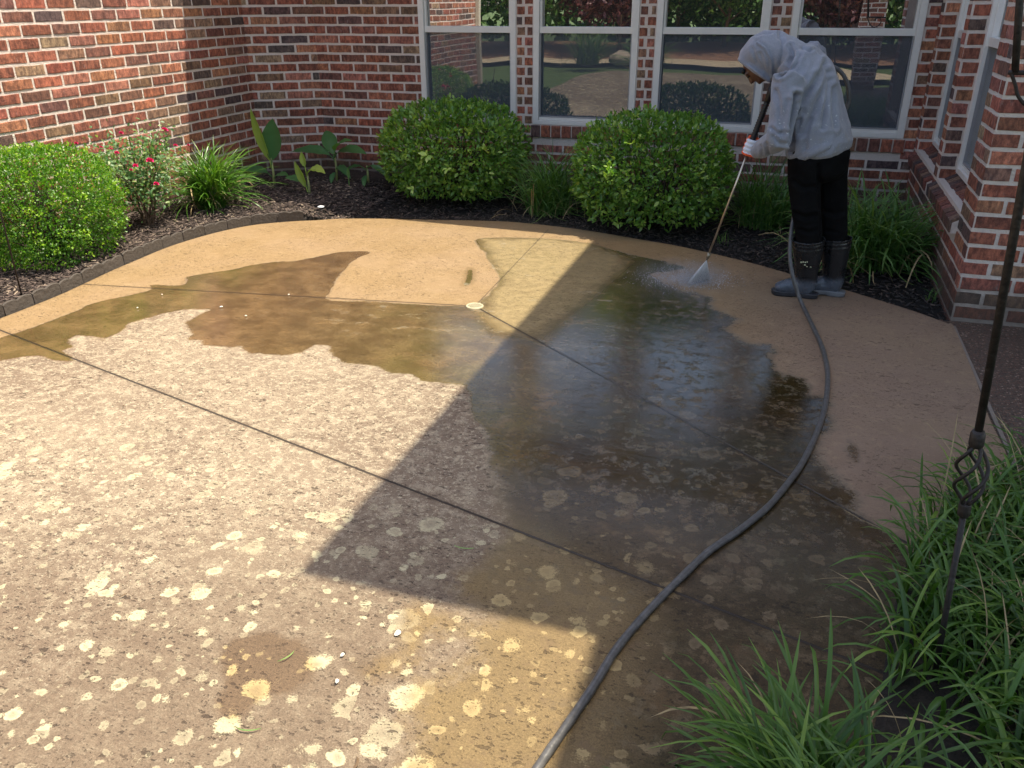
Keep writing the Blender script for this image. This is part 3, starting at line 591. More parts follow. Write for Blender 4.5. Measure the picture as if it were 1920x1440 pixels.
BV = np.stack([Pf[:, 0], Pf[:, 1], Zb], 1); idx = np.arange(nx*ny).reshape(ny, nx)
BF = np.stack([idx[:-1, :-1].ravel(), idx[:-1, 1:].ravel(), idx[1:, 1:].ravel(), idx[1:, :-1].ravel()], 1)
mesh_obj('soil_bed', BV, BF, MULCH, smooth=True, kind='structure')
def bz(x, y): return float(bed_level(np.array([x]), np.array([y]))[0])
# bark chips
def chips(name, N, region, mat, hi=.5):
    V, A = [], []; k = 0
    pts = []
    while len(pts) < N:
        q = np.stack([rng.uniform(region[0], region[1], 4000), rng.uniform(region[2], region[3], 4000)], 1); s = -sdist(q, OBn[::6]); pts += list(q[s > np.where(q[:, 0] < -3.45, .055, .012)][:N-len(pts)])
    for (x, y) in pts[:N]:
        z = bz(x, y)+.012+abs(random.gauss(0, .008)); an = random.uniform(0, PI); l = random.uniform(.008, .028); w2 = random.uniform(.002, .006); ti = random.uniform(-.35, .35)
        d_ = Vector((math.cos(an)*math.cos(ti), math.sin(an)*math.cos(ti), math.sin(ti))); s_ = Vector((-math.sin(an), math.cos(an), random.uniform(-.4, .4))).normalized(); u_ = d_.cross(s_)*.002
        c = Vector((x, y, z)); V += [c-d_*l-s_*w2, c+d_*l-s_*w2*.6, c+d_*l*.9+s_*w2, c-d_*l*.9+s_*w2*.8]; V += [v+u_*2 for v in V[-4:]]; A += [random.random()]*8
    n = len(pts[:N]); b = np.arange(n)[:, None]*8; f = np.concatenate([b+np.array([[4, 5, 6, 7]]), b+np.array([[0, 1, 5, 4]]), b+np.array([[1, 2, 6, 5]]), b+np.array([[2, 3, 7, 6]]), b+np.array([[3, 0, 4, 7]])])
    o = mesh_obj(name, np.array([tuple(v) for v in V]), f, mat, attrs={'rnd': A}); o['kind'] = 'stuff'; return o
o = chips('bark_mulch', 10000, (-4.84, -3.3, 2.3, 7.0), CHIP); tag(o, 'dry grey brown shredded bark mulch in the left bed', 'mulch')
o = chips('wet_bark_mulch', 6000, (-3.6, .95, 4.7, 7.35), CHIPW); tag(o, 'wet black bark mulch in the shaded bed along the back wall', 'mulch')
def m_pebble():
    t = NT('exposed_aggregate'); p = t.geo(); v = t.n('TexVoronoi', {'Vector': p, 'Scale': 95.0}); r = t.n('SeparateColor', {0: v.outputs['Color']}).outputs
    c = t.ramp(r[0], [(0, (.04, .025, .018)), (.4, (.10, .05, .035)), (.8, (.17, .09, .06)), (1, (.36, .26, .20))]); c = t.mix(t.sstep(v.outputs['Distance'], .35, .6), c, (.09, .065, .05))
    q = t.surf(Base_Color=c, Roughness=.6); t.set(q, 'Normal', t.bump(t.math('SUBTRACT', 1, v.outputs['Distance']), .006, 1)); return t.m
g = MB(); g.box((.90, -3, -.12), (4.6, Y_P, -.012)); g.build('walkway', m_pebble(), kind='structure')
def m_curb():
    t = NT('joint_edge'); t.surf(Base_Color=t.mix(t.noise(t.geo(), 40), (.16, .13, .11), (.28, .23, .19)), Roughness=.9); return t.m
# expansion strip between patio and walkway
g = MB(); g.box((.9505, 3.0, -.1), (.966, Y_P-.1, -.006)); g.build('path_edge', m_curb(), kind='structure')
# soil of the near bed
fb = resample([(.88, 2.98), (.66, 2.72), (.50, 2.4), (.41, 2.0), (.36, 1.7), (.30, 1.45), (.22, 1.2), (.18, .9), (1.7, .8), (1.7, 3.2)], .08)
c0 = (1.05, 1.9); V = [(c0[0], c0[1], .03)]; nb = len(fb)
for t_ in (.35, .7, .93, 1.0): V += [(c0[0]+(p.x-c0[0])*t_, c0[1]+(p.y-c0[1])*t_, .03 if t_ < .9 else (.02 if t_ < 1 else -.02)) for p in fb]
Fc = [(0, 1+i, 1+(i+1) % nb) for i in range(nb)]+[(1+r*nb+i, 1+(r+1)*nb+i, 1+(r+1)*nb+(i+1) % nb, 1+r*nb+(i+1) % nb) for r in range(3) for i in range(nb)]
SOIL = simple('dark_soil', (.022, .017, .013), .95, var=.4, scale=60, bump=.01)
mesh_obj('near_soil_bed', V, Fc, SOIL, kind='structure')

# edging blocks along the left bed
EDG = simple('edging_block', (.075, .064, .055), .9, var=.2, scale=50, bump=.006)
ed_px = [(-60,618),(0,590),(47,573),(109,548),(153,529),(204,505),(255,482),(321,456),(401,432),(474,417),(547,409),(582,407)]
EP = []
for a, b in zip(*(lambda L: (L[:-1], L[1:]))(spline([G(*p) for p in ed_px], 12))): EP.append(a)
EP2 = []
for p in EP:
    dd_ = ((OBn-np.array([p.x, p.y]))**2).sum(1); i_ = int(dd_.argmin()); a_, b_ = OB[i_-1], OB[(i_+1) % len(OB)]; t_ = (b_-a_).normalized(); nn_ = Vector((-t_.y, t_.x, 0))
    if sdist([(OB[i_].x+nn_.x*.05, OB[i_].y+nn_.y*.05)], OBn[::3])[0] > 0: nn_ = -nn_
    EP2.append(OB[i_]+nn_*.019)
EP = []
for p in EP2:
    if not EP or (p-EP[-1]).length > .012: EP.append(p)
cum = [0]; 
for a, b in zip(EP[:-1], EP[1:]): cum.append(cum[-1]+(b-a).length)
def ept(s):
    for i in range(len(cum)-1):
        if cum[i+1] >= s: return EP[i].lerp(EP[i+1], (s-cum[i])/(cum[i+1]-cum[i]+1e-9))
    return EP[-1]
def edging_mesh():
    n = 12; L = .196; T_ = .016; V = []; Fc = []
    prof = [(i/n*L, 0.064+.012*math.sin(PI*(i/n*2 % 1.0 if i < n else 1.0))**.7 if True else 0) for i in range(n+1)]
    for (x, z) in prof:
        V += [(x-L/2, -T_/2, -.1), (x-L/2, -T_/2, z-.004), (x-L/2, -T_/2+.005, z), (x-L/2, T_/2-.005, z), (x-L/2, T_/2, z-.004), (x-L/2, T_/2, -.1)]
    for i in range(n): Fc += [(i*6+k, (i+1)*6+k, (i+1)*6+k+1, i*6+k+1) for k in range(5)]
    Fc += [(0, 1, 2, 3, 4, 5), tuple(n*6+k for k in (5, 4, 3, 2, 1, 0))]
    me = bpy.data.meshes.new('edging_block'); me.from_pydata(V, [], Fc); me.update(); me.materials.append(EDG); return me
EM = edging_mesh(); s = .0; k = 0
while s+.20 < cum[-1]:
    a, b = ept(s), ept(s+.199); m = (a+b)/2; o = bpy.data.objects.new('edging_block', EM); COL.objects.link(o)
    o.location = (m.x, m.y, random.uniform(-.006, .004)); o.rotation_euler = (random.uniform(-.06, .04), random.uniform(-.03, .03), math.atan2(b.y-a.y, b.x-a.x)+random.uniform(-.03, .03))
    tag(o, 'scalloped grey edging block in the row between the left bed and patio', 'edging block', 'scalloped blocks edging the left bed'); s += .2005; k += 1

# ------------------------------------------------------------------ plants
def leaves(P, D, N, L, W, rows=None, cup=.12, rnd=None):
    """leaf blades as a folded strip: P base, D direction, N normal"""
    if rows is None: rows = [(0, .10), (.3, .46), (.65, .42), (1.0, .0)]
    n = len(P); Sd = np.cross(D, N); Sd /= np.linalg.norm(Sd, axis=1, keepdims=True)+1e-9; Nn = np.cross(Sd, D)
    V = []; L = L[:, None]; W = W[:, None]
    for (u, w2) in rows:
        bend = -.18*u*u
        c = P+D*L*u+Nn*L*bend
        V += [c-Sd*W*w2+Nn*W*cup*w2*2, c, c+Sd*W*w2+Nn*W*cup*w2*2]
    V = np.stack(V, 1); m = len(rows)*3; b = np.arange(n)[:, None]*m; f = []
    for r in range(len(rows)-1):
        for k in range(2): f.append(b+np.array([[r*3+k, r*3+k+1, (r+1)*3+k+1, (r+1)*3+k]]))
    if rnd is None: rnd = rng.random(n)
    return V.reshape(-1, 3), np.concatenate(f), np.repeat(rnd, m)
def unit(v): return v/(np.linalg.norm(v, axis=-1, keepdims=True)+1e-9)
TWIG = simple('shaded_twig', (.045, .035, .022), .9, var=.3)
def shrub(name, label, c, R, nleaf, L, W, mat, box=2.6, group=None, zlo=0.04, lump=.05, bright=None):
    """clipped shrub: superellipsoid crown of leaf clumps, branching stems inside"""
    root = thing(name, label, 'shrub', (c[0], c[1], bz(c[0], c[1])-.02), group); C = np.array([c[0], c[1], c[2]]); R = np.array(R)
    u = unit(rng.normal(size=(nleaf, 3))); p = np.abs(u)**(box/2); r = (np.abs(u)**box).sum(1)**(-1/box)
    depth = np.where(rng.random(nleaf) < .62, rng.uniform(.93, 1.03, nleaf), rng.uniform(.55, .95, nleaf))
    nz = np.array([mnoise.noise(Vector(tuple(x*3.3+np.array([c[0]*3, 0, 0])))) for x in u]); nz2 = np.array([mnoise.noise(Vector(tuple(x*9+5))) for x in u])
    rr = r*depth*(1+nz*lump*1.4+nz2*lump*.9)
    P = C+u*rr[:, None]*R; keep = (P[:, 2] > zlo+.05*rng.random(nleaf)) & ((nz2 > -.33) | (depth < .92)); keep &= (P[:, 0] > X_L+.012) & (P[:, 1] < Y_B-.03); P, u, dp, n1 = P[keep], u[keep], depth[keep], nz2[keep]
    outw = unit(u*R[::-1].mean()/R); n = len(P)
    D = unit(outw*.75+rng.normal(0, .55, (n, 3))+np.array([0, 0, .35])); N = unit(outw*.6+rng.normal(0, .45, (n, 3))+np.array([0, 0, .7]))
    Lr = L*rng.uniform(.5, 1.25, n); rd = np.clip(rng.normal(.40, .2, n)+n1*.8+(dp > .99)*.12, 0, 1)
    V, F_, A = leaves(P, D, N, Lr, Lr*W, rnd=rd)
    mesh_obj('foliage', V, F_, mat, root, attrs={'rnd': A})
    mb = MB(); bs = Vector((c[0], c[1], root.location.z-.02))
    for i in range(26):
        v = unit(rng.normal(size=3)*np.array([1, 1, .6])+np.array([0, 0, .7])); e_ = Vector(C+v*R*.8); m_ = bs.lerp(e_, .45)+Vector(rng.normal(0, .03, 3)); m_.z = max(m_.z, .08)
        st = bs+Vector((random.uniform(-.05, .05), random.uniform(-.05, .05), 0)); mb.tube([st, m_, e_], [.012, .008, .003], 6)
    mb.build('stem', TWIG, root, True)
    if bright:
        for (px, py) in bright: pass
    return root
def blades(base, N, L, W, spread, droop, seg=7, lean=(0, 0), rd=None, up=1.0, keel=.25):
    n = N; th = rng.uniform(0, 2*PI, n); t0 = np.abs(rng.normal(0, spread, n)); ll = L*rng.uniform(.55, 1.1, n); dr = droop*rng.uniform(.5, 1.35, n)
    H = np.stack([np.cos(th), np.sin(th), np.zeros(n)], 1); H = H+np.array([lean[0], lean[1], 0]); H = unit(H); Sd = np.stack([-H[:, 1], H[:, 0], np.zeros(n)], 1)
    tw = rng.uniform(-.5, .5, n); V = []; pos = base.copy(); wj = W*rng.uniform(.5, 1.25, n)
    side = rng.normal(0, .45, n)
    for k in range(seg+1):
        u = k/seg; ang = t0+dr*u**1.5
        d = H*np.sin(ang)[:, None]+np.array([0, 0, 1])*np.cos(ang)[:, None]+Sd*(side*u)[:, None]*.5
        w_ = wj*(.55+.9*u-1.0*u*u) if k < seg else wj*.02
        w_ = np.maximum(w_, wj*.04); nn = unit(np.cross(d, Sd)); s2 = unit(Sd*np.cos(tw*u)[:, None]+nn*np.sin(tw*u)[:, None])
        V += [pos-s2*w_[:, None]/2, pos-nn*(w_*keel)[:, None]*-1, pos+s2*w_[:, None]/2]
        pos = pos+unit(d)*(ll/seg)[:, None]; pos[:, 2] = np.maximum(pos[:, 2], .012)
    V = np.stack(V, 1); m = (seg+1)*3; b = np.arange(n)[:, None]*m; f = [b+np.array([[r*3+k, r*3+k+1, (r+1)*3+k+1, (r+1)*3+k]]) for r in range(seg) for k in range(2)]
    if rd is None: rd = np.clip(rng.normal(.45, .22, n), 0, 1)
    return V.reshape(-1, 3), np.concatenate(f), np.repeat(rd, m)
def liriope(name, label, c, N, L, W, spread, droop, mat, rad=.1, group=None, lean=(0, 0), cat='ornamental grass'):
    root = thing(name, label, cat, (c[0], c[1], c[2]), group)
    an = rng.uniform(0, 2*PI, N); rr = rad*np.sqrt(rng.random(N)); base = np.stack([c[0]+rr*np.cos(an), c[1]+rr*np.sin(an), np.full(N, c[2])], 1)
    V, F_, A = blades(base, N, L, W, spread, droop, lean=lean); mesh_obj('blades', V, F_, mat, root, attrs={'rnd': A}, smooth=False)
    n2 = max(10, N//12); base = np.stack([c[0]+rng.normal(0, rad*.8, n2), c[1]+rng.normal(0, rad*.8, n2), np.full(n2, c[2]+.01)], 1)
    V, F_, A = blades(base, n2, L*.7, W*.7, spread*1.3, droop*1.3); mesh_obj('dry_blades', V, F_, DRY, root, attrs={'rnd': A}); return root
DRY = simple('dry_blade', (.33, .25, .13), .8, var=.3, scale=60)

shrub('boxwood', 'bright green clipped boxwood globe in full sun at the left edge', (-4.52, 4.13, .365), (.43, .45, .375), 38000, .017, .62, L_BOX, box=2.7, lump=.08)
shrub('hawthorn_shrub', 'dark green rounded shrub below the leftmost window', (-2.70, 6.72, .405), (.60, .46, .39), 13000, .041, .52, L_HAW, box=2.6, lump=.07)
shrub('hawthorn_shrub', 'dark green rounded shrub between the person and the leafy clump of grass', (-.96, 6.36, .39), (.57, .50, .415), 13000, .041, .52, L_HAW, box=2.5, lump=.07)
L_FRESH = m_leaf('fresh_shoot', (.25, .42, .08), (.42, .60, .14), (.6, .75, .25), .3, .35)
def shoots():
    for (px, py, s_) in ((800, 292, 1), (838, 316, .8), (773, 352, .7)):
        Y = 6.24; d_ = ray(px, py); q = O+d_*(Y/d_.y); n = 7
        an = rng.uniform(0, 2*PI, n); D = unit(np.stack([np.cos(an), -.5+0*an, np.sin(an)*.8+.4], 1)); P = np.array(q)+rng.normal(0, .008, (n, 3))
        yield P, D, s_
hs = [o for o in bpy.data.objects if o.name == 'hawthorn_shrub'][0]
for Pp, Dd, s_ in shoots():
    Ll = np.full(len(Pp), .060*s_); V, F_, A = leaves(Pp, Dd, unit(np.tile([0, -.7, .7], (len(Pp), 1))+rng.normal(0, .2, (len(Pp), 3))), Ll, Ll*.5)
    mesh_obj('fresh_shoot', V, F_, L_FRESH, hs, attrs={'rnd': A})

liriope('liriope_plant', 'sunlit arching clump of strappy grass beside the rose bush', (-4.36, 5.60, .06), 520, .56, .016, .50, 1.6, L_SUNG, .11)
liriope('liriope_plant', 'shaded strappy grass clump squeezed between the two dark green shrubs', (-1.80, 6.50, -.01), 380, .60, .013, .55, 1.5, L_GRASS, .18)
liriope('liriope_plant', 'dark strappy grass behind the spray lance, left of the black trousers', (-.12, 6.60, -.02), 420, .56, .012, .60, 1.5, L_GRASS, .18)
liriope('liriope_plant', 'dense dark strappy grass clump between the boots and the brick corner', (.60, 5.78, -.02), 800, .60, .016, .55, 1.85, L_GRASS, .25)
liriope('liriope_plant', 'near clump of green grass blades spilling over the patio at the bottom edge', (.22, 1.28, .01), 330, .42, .0125, .60, 2.0, L_GRASSF, .11, lean=(-.30, .05))
fg = thing('liriope_bank', 'large near mass of long green grass blades around the iron pole', 'ornamental grass', (.9, 1.9, 0))
N = 4300
bx_ = rng.uniform(.22, 1.65, N*2)**1.0; by_ = rng.uniform(.85, 3.0, N*2); q = np.stack([bx_, by_], 1); sd = sdist(q, np.array([(p.x, p.y) for p in fb])); thin = (np.hypot(q[:, 0]-.46, (q[:, 1]-1.55)/1.6) < .15) & (rng.random(len(q)) < .85); q = q[(sd > .03) & ~thin][:N]; N = len(q)
V, F_, A = blades(np.concatenate([q, np.full((N, 1), .02)], 1), N, .32, .0140, .45, 2.0, lean=(-.12, .0)); mesh_obj('blades', V, F_, L_GRASSF, fg, attrs={'rnd': A})
n2 = 380; V, F_, A = blades(np.concatenate([q[:n2], np.full((n2, 1), .02)], 1), n2, .42, .006, .7, .9); mesh_obj('dry_blades', V, F_, DRY, fg, attrs={'rnd': A})

# broad-leaved young plants in the corner
def big_leaf(mbV, base, d, n, L, W, curl=.25, droop=.3):
    rows = 10; base, d, n = Vector(base), Vector(d).normalized(), Vector(n); s_ = d.cross(n).normalized(); n = s_.cross(d).normalized(); V = []
    for i in range(rows+1):
        u = i/rows; w_ = W*(math.sin(PI*min(1, u*.98+.02))**.75)*(1-.25*u); c = base+d*L*u-n*(-1)*L*(-droop)*u*u
        for k in range(-3, 4):
            x = k/3; V.append(c+s_*w_*.5*x+n*(curl*w_*.5*x*x)+n*.004*math.sin(u*40+k))
    Fc = [(i*7+k, i*7+k+1, (i+1)*7+k+1, (i+1)*7+k) for i in range(rows) for k in range(6)]; mbV.add(V, Fc, random.random()); return mbV
def canna(label, base, h, specs, bright=.6):
    base = Vector(base); root = thing('canna_plant', label, 'leafy plant', tuple(base)); mb = MB(); mb.tube([base-Vector((0, 0, .03)), base+Vector((.01, 0, h*.5)), base+Vector((0, .01, h))], [.014, .011, .007], 8); mb.build('stem', STEM, root, True)
    for (hz, d_, L, W, curl, dr, rn) in specs:
        m2 = MB(); b0 = base+Vector((0, 0, hz)); dd = Vector(d_).normalized(); b1 = b0+dd*.05+Vector((0, 0, .03))
        m2.tube([b0, b1], [.006, .004], 6); n = Vector((0, -.35, 1)) if abs(dd.z) < .85 else Vector((.2, -1, .1))
        big_leaf(m2, b1, dd, n, L, W, curl, dr); m2.a = [rn]*len(m2.a); m2.build('leaf', L_BAN, root, True)
    return root
canna('tall leafy plant with a rolled pale leaf and a broad upright dark leaf', tuple(G(515, 358)), .30, [(.20, (-.18, -.12, 1), .46, .085, 1.4, -.05, .95), (.20, (.16, .05, 1), .36, .21, .25, -.05, .15), (.12, (-1, -.1, .25), .28, .13, .3, .25, .2), (.10, (.9, -.4, .3), .18, .09, .3, .2, .3)])
canna('small plant with a yellow green curled leaf on a thick stalk', tuple(G(580, 374)), .22, [(.20, (-.15, 0, 1), .13, .06, .8, 0, .9), (.22, (.9, -.3, .15), .17, .11, .6, .25, 1.0), (.03, (-.25, -.2, 1), .24, .07, .8, 0, .9), (.1, (-1, .1, .35), .2, .10, .3, .25, .2)])
canna('wide leafed dark green plant in front of the brick corner', tuple(G(632, 349)), .30, [(.26, (1, -.4, .42), .34, .17, .3, .35, .35), (.24, (-1, -.1, .30), .38, .17, .3, .3, .2), (.22, (-.5, .5, .85), .30, .16, .3, .3, .3), (.26, (.5, -.4, .7), .26, .13, .4, .5, .5), (.15, (.7, -.5, .1), .18, .09, .4, .6, .2), (.12, (.1, -.5, -.2), .14, .06, .4, .2, .1)])
canna('tiny single leaf seedling beside the dark shrub', tuple(G(656, 362)), .06, [(.05, (.02, 0, 1), .10, .035, .3, 0, .6)])
canna('drooping leafy plant at the left end of the dark shrub', tuple(G(690, 352)), .20, [(.18, (1, -.2, -.1), .2, .08, .3, .5, .2), (.16, (-.8, -.3, .1), .18, .07, .3, .6, .2), (.1, (.2, -.8, -.2), .14, .06, .4, .4, .15)])

# rose bush
def rose():
    c = Vector((-4.46, 4.98, .05)); root = thing('rose_bush', 'straggly rose bush with bright pink flowers in the sunlit bed', 'rose bush', tuple(c)); st = MB(); tips = []; P, D = [], []
    for i in range(15):
        an = random.uniform(0, 2*PI); r = random.uniform(.12, .36); h = random.uniform(.42, .72); e_ = c+Vector((math.cos(an)*r*.8, math.sin(an)*r*1.05, h)); m_ = c.lerp(e_, .5)+Vector((random.uniform(-.04, .04), random.uniform(-.04, .04), .05))
        cc = spline([c+Vector((random.uniform(-.04, .04), random.uniform(-.04, .04), -.03)), m_, e_], 6); st.tube(cc, [.006-.0035*k/len(cc) for k in range(len(cc))], 5); tips.append(e_)
        for k in range(4, len(cc)):
            for _ in range(15):
                P.append(tuple(cc[k]+Vector(tuple(rng.normal(0, .055, 3)))));
    for j in range(350): 
        an = random.uniform(0, 2*PI); P.append((c.x+.30*math.cos(an)*random.random()**.5, c.y+.36*math.sin(an)*random.random()**.5, random.uniform(.22, .66)))
    st.build('stem', BARK, root, True)
    P = np.array(P); n = len(P); V, F_, A = leaves(P, unit(rng.normal(0, 1, (n, 3))+np.array([0, 0, .2])), unit(rng.normal(0, .5, (n, 3))+np.array([.2, -.3, 1])), .030*rng.uniform(.7, 1.3, n), .030*.6*np.ones(n)); mesh_obj('foliage', V, F_, L_ROSE, root, attrs={'rnd': A})
    for (px, py, r) in ((309, 246, .032), (281, 304, .034), (227, 251, .020), (329, 274, .020), (298, 272, .018), (219, 288, .020), (254, 313, .024), (293, 347, .026), (143, 270, .016), (190, 277, .014), (353, 273, .014), (208, 280, .012), (246, 320, .016)):
        d_ = ray(px, py); q = O+d_*((c.x+(.02 if py < 280 else .24)+.05*random.uniform(-1, 1))/d_.x); mb = MB(); n = 11
        PP = np.tile(np.array(q), (n, 1)); an = np.arange(n)*2.4; el = np.linspace(.2, 1.3, n); DD = np.stack([np.cos(an)*np.cos(el), np.sin(an)*np.cos(el), np.sin(el)], 1); NN = unit(np.stack([-np.cos(an)*np.sin(el), -np.sin(an)*np.sin(el), np.cos(el)], 1))
        V, F_, A = leaves(PP, DD, NN, np.full(n, r), np.full(n, r*1.1), cup=.5); mesh_obj('flower', V, F_, PETAL, root, attrs={'rnd': A})
rose()
# weeds
for (px, py, lb) in ((1745, 566, 'small weed sprig in the black bed by the brick corner'), (1352, 458, 'thin trailing weed twigs in the black mulch behind the lance')):
    b = G(px, py, -.03); n = 18; V, F_, A = blades(np.tile(np.array(b), (n, 1))+rng.normal(0, .02, (n, 3))*np.array([1, 1, 0]), n, .10, .005, .8, 1.0, seg=4); o = mesh_obj('weed', V, F_, L_GRASS, attrs={'rnd': A}); tag(o, lb, 'weed')

# ------------------------------------------------------------------ drain, stake, sprinkler, tag, debris
dr = thing('floor_drain', 'round pale drain grate where the patio joints meet', 'drain', (DR.x, DR.y, 0))
mb = MB(); R_ = .050; n = 40; V = []
for (r, z) in ((R_, -.02), (R_, .003), (R_-.003, .005), (R_-.010, .005), (R_-.011, -.012)): V += [(DR.x+r*math.cos(2*PI*k/n), DR.y+r*math.sin(2*PI*k/n), z) for k in range(n)]
mb.add(V, [(i*n+k, i*n+(k+1) % n, (i+1)*n+(k+1) % n, (i+1)*n+k) for i in range(4) for k in range(n)]); DM = simple('drain_cover', (.50, .45, .30), .45, var=.1); mb.build('rim', DM, dr, True)
mb = MB()
for k in range(-3, 4):
    x = k*.0118; h = math.sqrt(max(0, (R_-.009)**2-x*x))
    if h > .01:
        ca, sa = math.cos(.9), math.sin(.9); vs = []
        for z in (-.01, .0045):
            for (u, v) in ((x-.0033, -h), (x+.0033, -h), (x+.0033, h), (x-.0033, h)): vs.append((DR.x+u*ca-v*sa, DR.y+u*sa+v*ca, z))
        mb.add(vs, [(0,3,2,1),(4,5,6,7),(0,1,5,4),(1,2,6,5),(2,3,7,6),(3,0,4,7)])
mb.build('grate_bars', DM, dr); mb = MB(); mb.lathe([(.001, -.0), (R_-.010, 0)], (DR.x, DR.y, .0015), 24); mb.build('drain_hole', BLACK, dr)
d_ = ray(2, 402); b = G(41, 556, .05); tp = O+d_*(b.y*.99/d_.y)
mb = MB(); mb.tube([b-Vector((0, 0, .05)), b.lerp(tp, 1.0), b.lerp(tp, 1.35)], .0045, 8); tag(mb.build('garden_stake', IRON, smooth=True), 'thin leaning metal rod stuck in the mulch before the clipped boxwood', 'stake')
b = G(603, 401, 0); sp = thing('sprinkler_head', 'small pale disc on a thin riser at the bed corner', 'sprinkler', tuple(b)); mb = MB(); mb.tube([b-Vector((0, 0, .06)), b+Vector((0, 0, .055))], .006, 8); mb.build('riser', HOSE, sp, True)
mb = MB(); mb.lathe([(.006, .05), (.027, .055), (.027, .061), (.01, .066)], b); mb.build('cap', WHITE, sp, True)
d_ = ray(1715, 322); q = O+d_*((Y_B-.02)/d_.y); mb = MB(); mb.box((q.x-.018, q.y-.012, q.z-.024), (q.x+.012, q.y+.014, q.z+.02)); mb.box((q.x-.006, q.y-.016, q.z-.008), (q.x+.002, q.y-.011, q.z+.008)); tag(mb.build('wall_clip', WHITE, bevel=.003), 'small white clip on the brick wall near the inside corner', 'clip')
PET = simple('pale_petal', (.80, .78, .70), .7); LIT = simple('leaf_litter', (.14, .09, .05), .8); GRN = simple('grass_clipping', (.22, .36, .10), .6)
for (px, py, s_, m_, nm, lb, gr) in [(415,576,.010,PET,'fallen_petal','small pale petal lying on the wet brown patio','pale petals scattered on the patio'),(542,553,.007,PET,'fallen_petal','small pale petal lying on the wet brown patio','pale petals scattered on the patio'),(461,593,.007,PET,'fallen_petal','small pale petal lying on the wet brown patio','pale petals scattered on the patio'),(304,553,.006,PET,'fallen_petal','small pale petal lying on the wet brown patio','pale petals scattered on the patio'),(258,578,.006,PET,'fallen_petal','small pale petal lying on the wet brown patio','pale petals scattered on the patio'),
    (643,1229,.008,PET,'fallen_petal','small white petal lying on the stained near patio','white petals on the near patio'),(633,1278,.008,PET,'fallen_petal','small white petal lying on the stained near patio','white petals on the near patio'),(747,1188,.013,PET,'fallen_petal','large pale curled petal between lichen spots on the near patio',None),
    (795,553,.022,LIT,'twig_scrap','dark twig scrap on the clean tan concrete beside the drain',None),(480,561,.020,LIT,'twig_scrap','dark twig scrap by the straight joint left of the drain',None),(925,632,.020,LIT,'twig_scrap','thin twig on the wet concrete below the drain',None),(232,1118,.012,LIT,'leaf_scrap','small dark leaf scrap on the dry stained patio',None),(232,762,.010,LIT,'leaf_scrap','small dark leaf scrap near the long diagonal joint',None),(20,693,.012,LIT,'leaf_scrap','small dark leaf scrap at the left edge of the patio',None),(670,1433,.020,LIT,'leaf_scrap','brown leaf scrap at the bottom edge of the patio',None),(868,1030,.035,GRN,'grass_clipping','curled grass clipping lying in the shade left of the hose',None),(540,1234,.028,GRN,'grass_clipping','bright grass clipping on the damp brown patch',None),(462,1372,.034,GRN,'grass_clipping','long grass clipping across a large lichen spot',None)]:
    b = G(px, py, .004); an = random.uniform(0, PI); long_ = 1 if m_ is PET else (.35 if nm == 'leaf_scrap' else .10); n = 7; V = []
    for i in range(n+1):
        u = -1+2*i/n; s_ = s_; wdt = s_*long_*.55*math.sqrt(max(.02, 1-u*u)); cc = Vector((math.cos(an+u*.35), math.sin(an+u*.35), 0))*u*s_+Vector((0, 0, .004*(1-u*u)+.001)); sd_ = Vector((-math.sin(an), math.cos(an), .15)); V += [b+cc-sd_*wdt, b+cc+Vector((0, 0, .002)), b+cc+sd_*wdt]
    o = mesh_obj(nm, V, [(i*3+k, i*3+k+1, (i+1)*3+k+1, (i+1)*3+k) for i in range(n) for k in range(2)], m_); tag(o, lb, nm.split('_')[-1] if nm != 'fallen_petal' else 'petal', gr)

# ------------------------------------------------------------------ iron pole in front
b = G(1748, 1290, 0); d_ = ray(1920, 335); tp = O+d_*((b.y+.02)/d_.y)
ax = (tp-b).normalized(); L0 = (tp-b).length
pole = thing('plant_hook_pole', 'dark rusty iron pole with a twisted basket cage standing in the near grass', 'pole', tuple(b))
def along(px, py):                    # parameter on the axis nearest the sight line of a pixel
    dd = ray(px, py).normalized(); w0 = b-O; a_, bb_, c_ = 1.0, ax.dot(dd), 1.0; d1, e1 = ax.dot(w0), dd.dot(w0); return (bb_*e1-c_*d1)/(a_*c_-bb_*bb_)
sb, st_ = along(1805, 942), along(1832, 838)
mb = MB(); mb.tube([b-ax*.1, b+ax*(sb-.012)], .0072, 12); mb.build('lower_rod', IRON, pole, True)
mb = MB(); mb.tube([b+ax*(st_+.012), b+ax*2.1], .0088, 12); mb.build('upper_rod', IRON, pole, True)
mb = MB(); mb.tube([b+ax*(sb-.035), b+ax*(sb-.03), b+ax*(sb-.004), b+ax*sb], [.011, .0135, .0135, .012], 14); mb.build('collar', IRON, pole, True); mb = MB(); mb.tube([b+ax*st_, b+ax*(st_+.004), b+ax*(st_+.032), b+ax*(st_+.04)], [.013, .0155, .0155, .012], 14); mb.build('collar', IRON, pole, True)
xa = ax.cross(Vector((0, 1, 0))).normalized(); ya = ax.cross(xa)
for k in range(4):
    mb = MB(); pts = []
    for i in range(25):
        u = i/24; an = k*PI/2+u*PI*1.15+.5; r = .004+.030*math.sin(PI*u)**.8; pts.append(b+ax*(sb-.004+(st_-sb+.01)*u)+(xa*math.cos(an)+ya*math.sin(an))*r)
    mb.tube(pts, .0042, 8); mb.build('cage_bar', IRON, pole, True)
